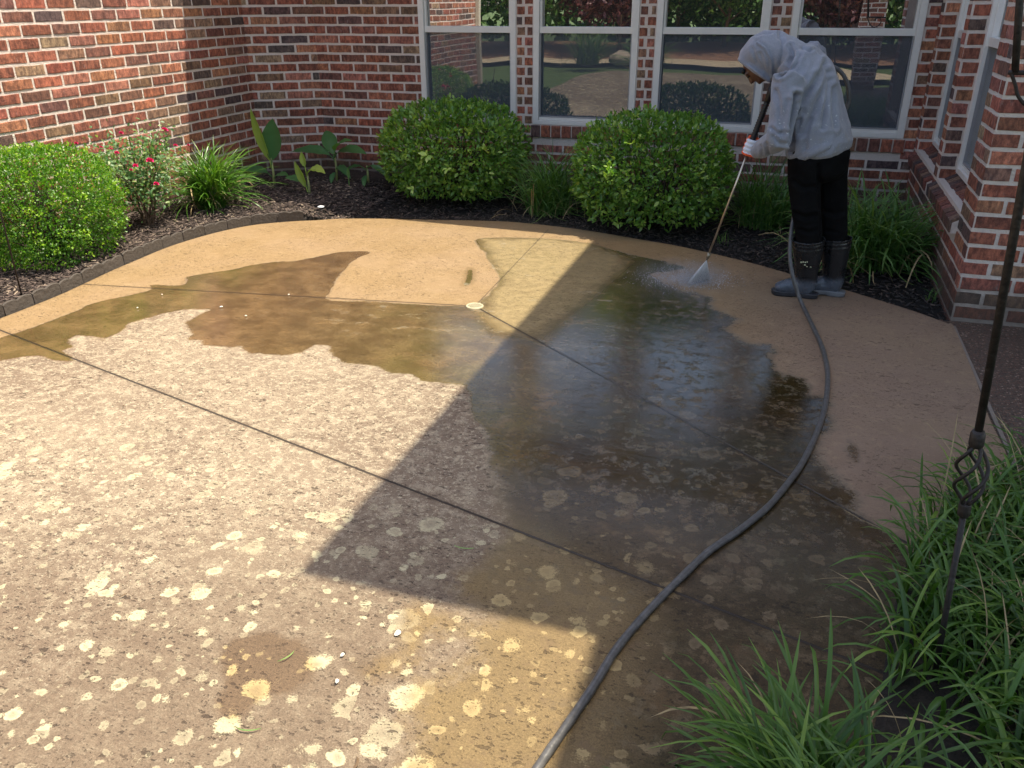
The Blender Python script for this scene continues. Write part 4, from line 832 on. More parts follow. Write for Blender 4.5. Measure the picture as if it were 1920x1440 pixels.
# scroll bracket at the upper right
q0 = onplane(1912, 0, Vector((0, 3.4, 0)), Vector((0, 1, 0))); q1 = onplane(1903, 136, Vector((0, 3.4, 0)), Vector((0, 1, 0)))
bk = thing('iron_bracket', 'dark wrought iron hanger with a curled arm at the upper right edge', 'hanger', tuple(q1)); axb = (q0-q1)
mb = MB(); mb.tube([q1, q1+axb*1.0, q1+axb*4.2], .012, 10); mb.build('rod', IRON, bk, True)
sx2 = Vector((1, 0, 0)); mb = MB(); pts = [q1+sx2*u+Vector((0, 0, v)) for u, v in ((-.012, 0), (.01, -.04), (.03, -.08), (.07, -.11), (.12, -.10), (.15, -.05), (.13, -.01), (.09, -.015), (.08, -.045))]; mb.tube(spline(pts, 5), .006, 8)
mb.tube([q1+sx2*-.02, q1+sx2*.20], .008, 8); mb.build('scroll', IRON, bk, True)
mb = MB(); pp_ = q1+axb*4.2; mb.tube([pp_, pp_+Vector((.25, .3, .35)), Vector((pp_.x+.4, Y_P, pp_.z+.4))], .010, 8); mb.build('wall_arm', IRON, bk, True)
# ------------------------------------------------------------------ person
FD = Vector((-.985, .17, 0)).normalized(); LD = Vector((-FD.y, FD.x, 0)); LD = LD if LD.y < 0 else -LD
PC = Vector((.20, 4.93, 0))
def pt(px, py, s=0.0): return onplane(px, py, PC+LD*s, LD)
def remesh(name, parts, voxel, mat, parent, smooth_it=6, post=None, smooth=True, solid=0):
    """union of closed lofts -> one continuous surface"""
    V, Fc = [], []
    for (v, f) in parts: b_ = len(V); V += [tuple(x) for x in v]; Fc += [tuple(i+b_ for i in q) for q in f]
    me = bpy.data.meshes.new('tmp'); me.from_pydata(V, [], Fc); me.update(); o = bpy.data.objects.new('tmp', me); COL.objects.link(o)
    r = o.modifiers.new('r', 'REMESH'); r.mode = 'VOXEL'; r.voxel_size = voxel
    sm = o.modifiers.new('s', 'SMOOTH'); sm.iterations = smooth_it; sm.factor = .5
    bpy.context.view_layer.update(); dg = bpy.context.evaluated_depsgraph_get(); m2 = bpy.data.meshes.new_from_object(o.evaluated_get(dg))
    bpy.data.objects.remove(o); bpy.data.meshes.remove(me)
    n = len(m2.vertices); co = np.empty(n*3, np.float32); m2.vertices.foreach_get('co', co); co = co.reshape(-1, 3).astype(float)
    no = np.array([tuple(v.normal) for v in m2.vertices]); faces = [tuple(p.vertices) for p in m2.polygons]; bpy.data.meshes.remove(m2); attrs = None
    if post: co, faces, attrs = post(co, no, faces)
    o = mesh_obj(name, co, faces, mat, parent, smooth, attrs)
    if solid: sd_ = o.modifiers.new('thick', 'SOLIDIFY'); sd_.thickness = solid; sd_.offset = -1
    return o
def loft(pts, radii, n=18, side=None):
    """closed tapered tube; radii: r or (a,b): a in the (axis x side) direction, b along side"""
    pts = [Vector(p) for p in pts]; m = len(pts); V = []; side = Vector(side) if side else LD
    prof = []
    for i in range(m):
        t = (pts[min(i+1, m-1)]-pts[max(i-1, 0)]).normalized(); s_ = (side-t*side.dot(t)).normalized(); f_ = t.cross(s_); r = radii[i]; a, b_ = r if hasattr(r, '__len__') else (r, r); prof.append((pts[i], t, s_, f_, a, b_))
    rings = []
    p, t, s_, f_, a, b_ = prof[0]
    for th in (70, 45, 20): c = math.cos(math.radians(th)); rings.append((p-t*min(a, b_)*.6*math.sin(math.radians(th)), s_, f_, a*c, b_*c))
    rings += [(p, s_, f_, a, b_) for (p, t, s_, f_, a, b_) in prof]
    p, t, s_, f_, a, b_ = prof[-1]
    for th in (20, 45, 70): c = math.cos(math.radians(th)); rings.append((p+t*min(a, b_)*.6*math.sin(math.radians(th)), s_, f_, a*c, b_*c))
    for (p, s_, f_, a, b_) in rings:
        for k in range(n): an = 2*PI*k/n; V.append(p+f_*a*math.cos(an)+s_*b_*math.sin(an))
    M = len(rings); Fc = [(i*n+k, i*n+(k+1) % n, (i+1)*n+(k+1) % n, (i+1)*n+k) for i in range(M-1) for k in range(n)]+[tuple(range(n-1, -1, -1)), tuple((M-1)*n+k for k in range(n))]
    return V, Fc
def ball(c, r, n=16):
    c = Vector(c); r = r if hasattr(r, '__len__') else (r, r, r); V = []; 
    ax_ = (FD, LD, Vector((0, 0, 1)))
    for i in range(1, n//2): 
        for k in range(n): th, ph = PI*i/(n//2), 2*PI*k/n; V.append(c+ax_[0]*r[0]*math.sin(th)*math.cos(ph)+ax_[1]*r[1]*math.sin(th)*math.sin(ph)+ax_[2]*r[2]*math.cos(th))
    m = n//2-1; Fc = [(i*n+k, (i+1)*n+k, (i+1)*n+(k+1) % n, i*n+(k+1) % n) for i in range(m-1) for k in range(n)]+[tuple(range(n)), tuple((m-1)*n+k for k in range(n-1, -1, -1))]
    return V, Fc
SKIN = simple('skin', (.11, .052, .034), .5, var=.08)
def m_hoodie():
    t = NT('grey_marl_fleece'); p = t.geo(); n1 = t.noise(p, 9, 4, .6); n2 = t.noise(p, 260, 3, .7); n3 = t.noise(p, 45, 5, .7)
    c = t.mix(n1, (.175, .19, .235), (.30, .32, .385)); c = t.mix(t.math('MULTIPLY', t.sstep(n2, .45, .7), .40), c, (.40, .42, .50))
    z = t.n('SeparateXYZ', {0: p}).outputs[2]
    sp = t.math('MULTIPLY', t.sstep(t.noise(p, 75, 3, .6), .66, .72), t.math('MULTIPLY', t.sstep(z, 1.15, .98), .9)); c = t.mix(sp, c, (.78, .82, .86))
    c = t.mix(t.math('MULTIPLY', t.sstep(n3, .5, .75), .25), c, (.22, .22, .24)); dl = t.math('MULTIPLY', t.sstep(t.noise(p, 14, 3), .5, .68), t.math('MULTIPLY', t.sstep(z, 1.0, .86), .5)); c = t.mix(dl, c, (.24, .22, .17))
    q = t.surf(Base_Color=c, Roughness=.95); q.inputs['Sheen Weight'].default_value = .3; t.set(q, 'Normal', t.bump(t.math('ADD', t.math('MULTIPLY', n2, .3), n3), .005, .8)); return t.m
HOOD = m_hoodie(); TROU = simple('black_trousers', (.006, .006, .0065), 1.0, var=.4, scale=12, bump=.01, spec=.1)
per = thing('person', 'person in grey hooded sweatshirt, black trousers and rubber boots bending over a pressure washer lance', 'person', tuple(PC))
# lance line first, the hands close on it
LT, LN = pt(1441, 184, .08), G(1325, 487, .15)
LA = (LN-LT).normalized(); LL = (LN-LT).length
def on_lance(py):
    lo, hi = 0.0, 1.0
    for _ in range(40):
        m_ = (lo+hi)/2; (_, y_) = proj(np.array(LT.lerp(LN, m_)))
        if y_ < py: lo = m_
        else: hi = m_
    return LT.lerp(LN, lo)
HN = on_lance(275); sH = (HN-PC).dot(LD); WR = pt(1421, 283, sH+.035)
HF = LT+Vector((.055, .0, -.02)); WF = pt(1472, 172, (LT-PC).dot(LD)-.06)
SN, EN_ = pt(1480, 152, .20), pt(1459, 262, .27)
SF, EF = pt(1503, 120, -.18), pt(1529, 95, -.31)
hipN, kneeN, ankN = pt(1514, 300, .09), pt(1512, 385, .09), pt(1516, 500, .065)
hipF, kneeF, ankF = pt(1556, 292, -.09), pt(1561, 385, -.07), pt(1566, 500, -.055)
hc = pt(1426, 121, 0); hup = (pt(1404, 107, 0)-pt(1448, 134, 0)).normalized(); hfw = hup.cross(LD); hfw = hfw if hfw.z < 0 else -hfw
def orient(vf, c, up, fw):
    V, Fc = vf; c = Vector(c); sd = LD; out = []
    for v in V:
        d_ = Vector(v)-c; a_, b_, c_ = d_.dot(FD), d_.dot(LD), d_.dot(Vector((0, 0, 1))); out.append(c+fw*a_+sd*b_+up*c_)
    return out, Fc
body = [orient(ball(hc, (.085, .070, .100)), hc, hup, hfw), orient(ball(hc-hup*.055+hfw*.025, (.060, .048, .055)), hc, hup, hfw),
        loft([hc+hfw*.075+hup*.025, hc+hfw*.098-hup*.012], [.010, .015]), loft([hc+hfw*.078-hup*.05+LD*.022, hc+hfw*.084-hup*.048, hc+hfw*.078-hup*.05-LD*.022], [.008, .011, .008]),
        loft([hc+hfw*.072+hup*.034+LD*.05, hc+hfw*.084+hup*.036, hc+hfw*.072+hup*.034-LD*.05], [.010, .009, .010]), ball(hc+LD*.064-hfw*.01, (.018, .010, .024)), ball(hc-LD*.064-hfw*.01, (.018, .010, .024)),
        loft([hc-hfw*.03-hup*.04, pt(1475, 116, 0), pt(1498, 140, 0)], [.055, .06, .08]),
        loft([pt(1498, 135), pt(1515, 180), pt(1530, 230), pt(1538, 280)], [(.10, .15), (.11, .15), (.11, .14), (.12, .15)]),
        loft([hipN, kneeN, ankN], [.062, .042, .030]), loft([hipF, kneeF, ankF], [.075, .055, .034]), loft([SN-LD*.04, EN_, WR], [.05, .042, .028]), loft([SF+LD*.04, EF, WF], [.05, .042, .028])]
remesh('body', body, .009, SKIN, per, 4)
# eyes and hair under the hood
mb = MB()
for s_ in (1, -1):
    e0 = hc+hfw*.078+hup*.018+LD*.03*s_; mb.tube([e0-LD*.011, e0+hfw*.004, e0+LD*.011], [.003, .006, .003], 8)
mb.build('eyes', simple('eye_white', (.10, .06, .05), .3), per, True)
mb = MB(); mb.tube([hc+hfw*.066+hup*.055+LD*.045, hc+hfw*.076+hup*.058, hc+hfw*.066+hup*.055-LD*.045], [.010, .012, .010], 8); mb.build('hair', BLACK, per, True)
# sweatshirt
tor = loft([pt(1536, 274), pt(1532, 246), pt(1527, 208), pt(1519, 172), pt(1508, 142), pt(1494, 120), pt(1478, 110)], [(.172, .20), (.166, .20), (.148, .195), (.148, .205), (.146, .205), (.122, .175), (.09, .10)], 32)
slN = loft([SN-LD*.06, SN, SN.lerp(EN_, .35), SN.lerp(EN_, .75), EN_, EN_.lerp(WR, .4), EN_.lerp(WR, .8), WR], [.085, .086, .074, .066, .066, .057, .048, .043], 20)
slF = loft([SF+LD*.08, SF, SF.lerp(EF, .6), EF, EF.lerp(WF, .4), WF], [.09, .09, .075, .066, .056, .045], 20)
folds = [([(1548,118),(1535,150),(1512,178),(1492,200),(1482,236)], 5, .014), ([(1552,135),(1540,175),(1522,215),(1505,250)], 5, .011), ([(1556,150),(1548,195),(1542,240)], 4, .010), ([(1562,165),(1562,205),(1566,240)], 4, .008), ([(1532,140),(1518,165),(1496,182)], 4, .008),
         ([(1492,178),(1487,215),(1484,255),(1484,285)], 4.5, .030), ([(1500,225),(1492,260),(1489,285)], 4, .009), ([(1520,225),(1512,258),(1510,280)], 4, .007), ([(1455,170),(1462,200),(1462,235)], 4, .007), ([(1478,190),(1470,225),(1466,250)], 4, .007), ([(1450,255),(1460,268),(1478,270)], 3, .008), ([(1447,240),(1458,250),(1476,248)], 3, .006),
         ([(1438,270),(1440,285),(1444,300)], 3, .007), ([(1428,274),(1430,290)], 2.5, .005), ([(1481,88),(1488,104),(1478,126),(1462,142)], 3.5, .020), ([(1500,105),(1490,125),(1470,142)], 3, .008), ([(1515,95),(1530,92),(1540,102)], 3, .006), ([(1505,92),(1520,96)], 3, .006)]
hoodf = [([(1418,66),(1428,62),(1445,62)], 2.5, .007), ([(1420,80),(1436,92),(1446,112),(1447,145)], 1.8, -.008), ([(1462,62),(1470,90),(1464,120)], 4, .009), ([(1425,100),(1432,125),(1440,145)], 3, .005), ([(1410,90),(1418,110),(1430,132)], 3, .004), ([(1450,60),(1458,72)], 3, .005)]
def fold(co, no, lst, only_front=True):
    u, v = proj(co); P2 = np.stack([u, v], 1); view = unit(co-np.array([0, 0, CAM_H])); fr = -(view*no).sum(1); D_ = np.zeros(len(co))
    for line, w_, amp in lst:
        dd = np.full(len(co), 1e9)
        for (a_, b_) in zip(line[:-1], line[1:]):
            a_ = np.array(a_, float); ab = np.array(b_, float)-a_; t_ = np.clip(((P2-a_)@ab)/(ab@ab), 0, 1); dd = np.minimum(dd, np.linalg.norm(P2-a_-t_[:, None]*ab, axis=1))
        g_ = np.exp(-(dd/w_)**2); g2 = np.exp(-((dd-w_*2.1)/(w_*1.1))**2); D_ -= amp*1.5*g_; D_ += amp*.5*g2
    D_ *= np.clip(fr*2.5, 0, 1)
    return co+no*D_[:, None]
def post_t(co, no, faces):
    co = fold(co, no, folds); nz = np.array([mnoise.fractal(Vector((p[0]*9+p[2]*3, p[1]*9, p[2]*4.5)), 1, 2, 4) for p in co]); nr_ = np.array([1-abs(mnoise.noise(Vector((p[0]*13-p[2]*7, p[1]*11, p[2]*8))))*3 for p in co]); co = co+no*(nz*.004+np.clip(nr_, 0, 1)*.0035)[:, None]; return co, faces, None
remesh('sweatshirt', [tor, slN, slF, loft([pt(1490, 108), pt(1476, 100), pt(1466, 104)], [(.085, .13), (.085, .115), (.08, .10)], 20)], .0070, HOOD, per, 6, post_t)
# waistband rib
ring = []; c0_, c1_ = pt(1537, 281), pt(1534, 266); axs = (c1_-c0_).normalized(); sf = axs.cross(LD).normalized(); 
f3, b3_ = pt(1481, 298), pt(1590, 247); cen = (f3+b3_)/2; axh = (b3_-f3).normalized(); nrm = LD.cross(axh); nrm = nrm if nrm.z > 0 else -nrm
V = []; n = 64
for (dz, k_) in ((-.028, .965), (-.030, 1.0), (-.010, 1.035), (.010, 1.02), (.018, .97)):
    for k in range(n): an = 2*PI*k/n; rr_ = 1+.012*math.sin(an*9); V.append(cen+axh*((b3_-f3).length/2*k_*rr_)*math.cos(an)+LD*.205*k_*math.sin(an)+nrm*dz)
V += [cen+axh*((b3_-f3).length/2*.9)*math.cos(2*PI*k/n)+LD*.18*math.sin(2*PI*k/n)-nrm*.005 for k in range(n)]
mesh_obj('waistband', V, [(i*n+k, i*n+(k+1) % n, (i+1)*n+(k+1) % n, (i+1)*n+k) for i in range(4) for k in range(n)]+[(k, 5*n+k, 5*n+(k+1) % n, (k+1) % n) for k in range(n)], HOOD, per, True)
# hood, cut open at the face
hA, hB = pt(1386, 110, 0), pt(1447, 154, 0); hn = (hA-hB).normalized().cross(LD); hn = hn if hn.z < 0 else -hn
hoodp = [ball(pt(1448, 100), (.112, .122, .118), 24), loft([pt(1440, 92), pt(1418, 99), pt(1401, 108)], [(.10, .122), (.088, .112), (.058, .08)], 24), loft([pt(1448, 110), pt(1446, 130), pt(1440, 150)], [(.085, .10), (.06, .085), (.04, .06)], 20), loft([pt(1455, 100), pt(1474, 102), pt(1488, 112)], [(.11, .12), (.092, .12), (.08, .12)], 20), loft([pt(1399, 110), pt(1420, 132), pt(1440, 150)], [(.06, .085), (.07, .092), (.05, .07)], 18)]
def post_h(co, no, faces):
    co = fold(co, no, hoodf); d_ = (co-np.array(hA))@np.array(hn); lim = .004
    keep = [f for f in faces if min(d_[i] for i in f) < lim]; used = sorted({i for f in keep for i in f}); mp = {u_: i for i, u_ in enumerate(used)}
    co2 = co[used].copy(); d2 = d_[used]; over = d2 > 0; co2[over] -= np.outer(d2[over], np.array(hn)); return co2, [tuple(mp[i] for i in f) for f in keep], None
remesh('hood', hoodp, .007, HOOD, per, 8, post_h, solid=.008)
cv = spline([pt(1389, 109, .05), pt(1402, 122, .085), pt(1420, 136, .095), pt(1436, 148, .07), pt(1447, 153, 0)], 6); mb = MB(); mb.tube(cv, .006, 8); mb.build('hood_hem', HOOD, per, True)
# trousers
trp = [loft([pt(1537, 262), pt(1537, 290), pt(1536, 312)], [(.140, .165), (.158, .175), (.15, .17)], 28), loft([hipN, pt(1508, 335, .09), pt(1511, 390, .09), pt(1516, 430, .075), pt(1517, 470, .065)], [(.105, .11), (.088, .095), (.078, .085), (.074, .08), (.068, .07)], 22), loft([hipF, pt(1560, 335, -.08), pt(1563, 390, -.07), pt(1565, 430, -.06), pt(1566, 470, -.055)], [(.105, .11), (.082, .09), (.074, .08), (.070, .075), (.065, .07)], 22)]
tf = [([(1535,310),(1537,360),(1540,445)], 4, .010), ([(1490,340),(1505,352),(1530,350)], 4, .008), ([(1492,400),(1508,408),(1530,404)], 4, .009), ([(1545,395),(1565,402),(1580,396)], 4, .008), ([(1500,430),(1515,436),(1532,430)], 3, .008), ([(1550,432),(1570,436)], 3, .007)]
remesh('trousers', trp, .008, TROU, per, 8, lambda co, no, fc: (fold(co, no, [(l_, w_, a_*1.15) for l_, w_, a_ in tf]), fc, None))
# boots
def m_boot():
    t = NT('rubber_boot'); p = t.geo(); z = t.n('SeparateXYZ', {0: p}).outputs[2]; n1 = t.noise(p, 18, 4); 
    c = t.mix(t.sstep(t.math('ADD', z, t.math('MULTIPLY', n1, .05)), .155, .105), t.mix(n1, (.008, .0085, .010), (.022, .023, .026)), t.mix(n1, (.055, .065, .085), (.12, .14, .175)))
    q = t.surf(Base_Color=c, Roughness=t.mixf(n1, .12, .45)); t.set(q, 'Normal', t.bump(n1, .008, .6)); return t.m
BOOT = m_boot(); SOLE = simple('boot_sole', (.03, .032, .04), .5, var=.3); SOLEG = simple('pale_boot_sole', (.17, .175, .19), .5, var=.2)
def boot(heel, toe, top, rtop, lbl, sole_m):
    heel, toe = Vector(heel), Vector(toe); d_ = (toe-heel).normalized(); sd = Vector((-d_.y, d_.x, 0)); L_ = (toe-heel).length; ank = heel+d_*.065+Vector((0, 0, .10))
    up_ = Vector(top)
    parts = [loft([heel+d_*.07+Vector((0, 0, .06)), ank, ank.lerp(up_, .35), ank.lerp(up_, .7), up_], [(.058, .045), (.060, .048), (.068, .060), (.080, .076), (rtop, rtop*.95)], 24, sd),
             loft([heel+d_*.045+Vector((0, 0, .055)), heel+d_*.11+Vector((0, 0, .062)), heel+d_*.17+Vector((0, 0, .052)), heel+d_*(L_-.055)+Vector((0, 0, .047)), heel+d_*(L_-.03)+Vector((0, 0, .042))], [(.042, .040), (.052, .042), (.042, .048), (.034, .050), (.026, .040)], 20, sd),
             loft([heel+d_*.10+Vector((0, 0, .07)), heel+d_*.15+Vector((0, 0, .075))], [.038, .028], 14, sd)]
    top_n = (up_-ank).normalized()
    def post(co, no, faces):
        co = co.copy(); h_ = (co-np.array(up_))@np.array(top_n); keep = [f for f in faces if max(h_[i] for i in f) < .004]; used = sorted({i for f in keep for i in f}); mp = {u: i for i, u in enumerate(used)}
        zc = co[:, 2]; inst = np.array([(Vector(c_)-heel).dot(d_) for c_ in co]); cr = np.exp(-((inst-.115)/.012)**2)*(zc > .06)*.004; al = (co-np.array(ank))@np.array(top_n); Lt = (up_-ank).length
        rib = sum(np.exp(-((al-Lt*q_)/.004)**2) for q_ in (.80, .90, .985))*.004; co = co+no*(rib-cr)[:, None]; co[:, 2] = np.maximum(co[:, 2], .016)
        return co[used], [tuple(mp[i] for i in f) for f in keep], None
    o = remesh('boot', parts, .006, BOOT, per, 6, post, solid=.006)
    # sole outline
    prof = [(-.012, .0), (-.006, .026), (.03, .040), (.08, .036), (.13, .038), (.18, .048), (.22, .048), (L_-.012, .034), (L_+.002, .0)]
    cen_ = [(u, w_) for u, w_ in prof]; pts2 = [heel+d_*u+sd*w_ for u, w_ in cen_]+[heel+d_*u-sd*w_ for u, w_ in cen_[-2:0:-1]]; P2 = [p for p in spline(pts2+[pts2[0]], 4)][:-1]; n_ = len(P2); V_ = []
    for (z0, k_) in ((0.0, .97), (.010, 1.0), (.018, .985), (.021, 1.01), (.027, 1.0), (.030, .93)):
        cc = heel+d_*L_/2
        for p in P2:
            rise = .006 if .085 < (p-heel).dot(d_) < .125 and z0 == 0 else 0; V_.append(cc+(p-cc)*k_+Vector((0, 0, z0+.001+rise)))
    Fs = [(i*n_+k, i*n_+(k+1) % n_, (i+1)*n_+(k+1) % n_, (i+1)*n_+k) for i in range(5) for k in range(n_)]+[tuple(range(n_-1, -1, -1)), tuple(5*n_+k for k in range(n_))]
    s2 = mesh_obj('sole', V_, Fs, sole_m, None, True); ch(s2, o)
    return o
hN, tN = G(1531, 559), G(1446, 549); hF_, tF = G(1580, 555), G(1508, 547)
b1_ = boot(hN+(tN-hN)*.02, tN, pt(1516, 448, .065), .090, 'near', SOLE)
b2_ = boot(hF_, tF, pt(1568, 446, -.06), .086, 'far', SOLEG)
MARK = simple('boot_mark', (.50, .50, .32), .6); q0_ = ray(1501, 490)
mb = MB()
for (px, py, w_, h_) in ((1502,492,3,2.2),(1506,491.5,2.4,2.4),(1510,492,2.4,2.2),(1513.5,491.5,2,2),(1509,497,3,2),(1513,500,2.5,1.2),(1520,501,2.5,1.3)):
    c_ = pt(px, py, .160); f_ = .0031; mb.box((c_.x-w_*f_/2, c_.y-.0, c_.z-h_*f_/2), (c_.x+w_*f_/2, c_.y+.004, c_.z+h_*f_/2))
# gloves with curled fingers
def m_glove():
    t = NT('coated_work_glove'); a_ = t.attr('coat'); p = t.geo(); n1 = t.noise(p, 90, 3)
    c = t.mix(t.sstep(a_, .4, .6), t.mix(n1, (.60, .64, .72), (.82, .85, .90)), (.90, .13, .04)); t.surf(Base_Color=c, Roughness=.75); return t.m
GLOVE = m_glove()
def glove(Hc, wrist, ax_, flip=1):
    tow = (wrist-Hc); tow = (tow-ax_*tow.dot(ax_)).normalized(); sd = ax_.cross(tow).normalized(); sd = sd if sd.dot(LD) > 0 else -sd; parts = []
    kn = []
    for i, (off, ln, r_) in enumerate(((-.033, .92, .0105), (-.011, 1.0, .0112), (.011, .96, .0108), (.032, .80, .0095))):
        P_ = []; R_a = .030
        for k in range(9):
            an = math.radians(-8+(235*ln)*k/8)      # knuckle over the camera side, closing round the tube
            rr_ = R_a*(1-.22*(k/8)); P_.append(Hc+ax_*(off+.002*i)+tow*rr_*math.cos(an)+sd*rr_*math.sin(an))
        kn.append(P_[0]); parts.append(loft(P_, [r_*1.15, r_*1.15, r_*1.05, r_*1.1, r_, r_*.98, r_, r_*.92, r_*.8], 12, ax_))
    pm = sum(kn, Vector())/4+tow*.014
    parts.append(loft([kn[0]+tow*.004, kn[1]+tow*.006, kn[2]+tow*.006, kn[3]+tow*.002], [(.016, .018)]*4, 14, sd))
    parts.append(loft([pm, pm.lerp(wrist, .5), wrist], [(.040, .020), (.036, .021), (.029, .024)], 18, sd))
    tb = pm-ax_*.028-sd*.006; parts.append(loft([tb+tow*.012, tb-sd*.016-ax_*.012, Hc-ax_*.046-sd*.024, Hc-ax_*.050-sd*.018-tow*.020, Hc-ax_*.046-tow*.028+sd*.002], [.015, .014, .0125, .0115, .009], 12, ax_))
    A_, T_, S_ = np.array(ax_), np.array(tow), np.array(sd)
    def post(co, no, faces):
        r_ = co-np.array(Hc); a_ = np.degrees(np.arctan2(r_@S_, r_@T_)); ax_c = r_@A_; coat = ((a_ > 110) | (a_ < -35)).astype(float); coat = np.maximum(coat, (ax_c > .034)*1.0); coat = np.maximum(coat, (ax_c < -.047)*.9)
        return co, faces, {'coat': coat}
    return remesh('glove', parts, .0035, GLOVE, per, 3, post)
glove(HN, WR, LA); glove(HF, WF, LA)
mk = mb.build('boot_mark', MARK, None); ch(mk, b1_)
# ------------------------------------------------------------------ pressure washer lance
ln = thing('spray_lance', 'long thin metal pressure washer lance with a black ribbed grip', 'lance', tuple(LT))
gE = on_lance(288)
mb = MB(); mb.tube([gE-LA*.05, LN-LA*.03], .0060, 12); mb.build('wand', STEEL, ln, True)
g0 = on_lance(192); npt = 60; pts = [g0.lerp(gE, i/npt) for i in range(npt+1)]; mb = MB(); mb.tube(pts, [.0145+(.0032 if i % 3 == 0 else 0) for i in range(npt+1)], 14); mb.build('grip', BLACK, ln, True)
mb = MB(); mb.tube([gE, gE+LA*.012], .017, 12); mb.build('collar', BLACK, ln, True)
mb = MB(); mb.tube([LN-LA*.045, LN-LA*.012, LN-LA*.010, LN], [.0115, .0115, .008, .0065], 12); mb.build('nozzle', BRASS, ln, True)
bk2 = -LA; mb = MB(); hd = (FD*-.8+Vector((0, 0, -.3))).normalized()
mb.tube([g0+LA*.01, g0-LA*.05, g0-LA*.11], [.014, .02, .018], 12); mb.build('gun_body', BLACK, ln, True)
mb = MB(); mb.tube([g0-LA*.08, g0-LA*.09+hd*.05-LD*.02, g0-LA*.08+hd*.11-LD*.03], [.015, .014, .014], 10); mb.build('handle', BLACK, ln, True)
# ------------------------------------------------------------------ hose
hs_ = thing('pressure_hose', 'long grey hose curving across the patio up to the worker', 'hose', tuple(G(1300, 1060)))
gp_ = [(1507,577),(1524,612),(1541,650),(1551,690),(1551,730),(1545,770),(1528,820),(1503,870),(1478,905),(1440,950),(1385,995),(1330,1033),(1285,1075),(1230,1130),(1185,1180),(1150,1225),(1115,1283),(1080,1335),(1042,1390),(1008,1440),(975,1495),(900,1640)]
path = [g0-LA*.08+hd*.11-LD*.03, pt(1500, 150, -.26), pt(1550, 126, -.30), pt(1572, 131, -.30), pt(1587, 152, -.30), pt(1592, 180, -.30), pt(1585, 205, -.29), pt(1553, 235, -.26), pt(1548, 280, -.2), pt(1537, 325, -.03), pt(1520, 355, 0), pt(1500, 380, .02), pt(1489, 405, .05), pt(1483, 440, .10), pt(1481, 480, .16), pt(1487, 520, .21), pt(1497, 553, .22)]
HR = .0115
path += [G(px, py, HR) for px, py in gp_]
sp_ = spline(path, 10); mb = MB(); mb.tube(sp_, [HR*(1.0+.03*math.sin(i*.7)) for i in range(len(sp_))], 12); mb.build('hose_tube', HOSE, hs_, True)
mb = MB(); mb.tube([pt(1543, 126, -.30), pt(1562, 127, -.30)], .017, 12); mb.build('hose_coupling', BLACK, hs_, True)
# ------------------------------------------------------------------ water
def m_water(name, dens, col=(.85, .9, 1.0)):
    t = NT(name); d_ = t.n('BsdfDiffuse'); t.set(d_, 'Color', col); tr = t.n('BsdfTransparent'); tl = t.n('BsdfTranslucent'); t.set(tl, 'Color', col); m1 = t.n('MixShader'); m1.inputs[0].default_value = .5
    t.t.links.new(d_.outputs[0], m1.inputs[1]); t.t.links.new(tl.outputs[0], m1.inputs[2]); mx = t.n('MixShader'); mx.inputs[0].default_value = dens; t.t.links.new(tr.outputs[0], mx.inputs[1]); t.t.links.new(m1.outputs[0], mx.inputs[2]); t.t.links.new(mx.outputs[0], t.out.inputs[0]); return t.m
sprw = thing('water_spray', 'white fan of water from the lance nozzle hitting the concrete', 'water spray', tuple(LN))
fa, fb_ = G(1290, 534), G(1327, 524); mb = MB()
for i in range(420):
    u = random.random(); e_ = fa.lerp(fb_, u)+Vector((random.gauss(0, .008), random.gauss(0, .008), 0)); st = LN+LA*.002; q_ = st.lerp(e_, random.uniform(.75, 1.0)); mb.tube([st, st.lerp(q_, .5), q_], [.0012, .0024, .0038], 4)
mb.build('jet', m_water('spray_water', .96, (1, 1, 1)), sprw, True); mb = MB()
for i in range(2600):
    u = random.random(); b_ = fa.lerp(fb_, u); v = Vector((random.gauss(-.07, .12), random.gauss(0, .08), abs(random.gauss(0, .028)))); c_ = b_+v; r = random.uniform(.0008, .0026); mb.tube([c_-Vector((0, 0, r)), c_, c_+Vector((r*.3, 0, r))], [r*.4, r, r*.4], 5)
mb.build('droplets', m_water('drop_water', .6), sprw, True)
def m_mist(name, dens, c, R):
    t = NT(name); p = t.geo(); sub = t.n('VectorMath', {0: p, 1: tuple(c)}, operation='SUBTRACT').outputs[0]; dv = t.n('VectorMath', {0: sub, 1: tuple(1/x for x in R)}, operation='MULTIPLY').outputs[0]
    ln_ = t.n('VectorMath', {0: dv}, operation='LENGTH').outputs['Value']; f_ = t.sstep(ln_, 1.0, .05); nz = t.sstep(t.noise(p, 7, 4, .6, .8), .35, .7)
    v = t.n('VolumePrincipled'); v.inputs['Color'].default_value = (.95, .97, 1, 1); t.set(v, 'Density', t.math('MULTIPLY', t.math('MULTIPLY', f_, nz), dens)); v.inputs['Anisotropy'].default_value = .1
    t.t.links.new(v.outputs[0], t.out.inputs['Volume']); return t.m
def mist(name, lb, c, R, dens):
    V, Fc = ball((0, 0, 0), (1, 1, 1), 16); V = [Vector((v.dot(Vector((1, 0, 0)))*R[0], v.dot(Vector((0, 1, 0)))*R[1], v.z*R[2]))+Vector(c) for v in V]
    o = mesh_obj(name, V, Fc, m_mist(name, dens, c, R)); tag(o, lb, 'mist'); o['kind'] = 'stuff'; return o
sc_ = G(1298, 532); mist('spray_mist', 'low white mist around the foot of the water spray', (sc_.x-.03, sc_.y, .05), (.40, .32, .10), 6)
dc_ = G(1010, 500); mist('drifting_mist', 'faint drifting mist over the middle of the wet patio', (dc_.x, dc_.y, .12), (1.0, .8, .20), .10)
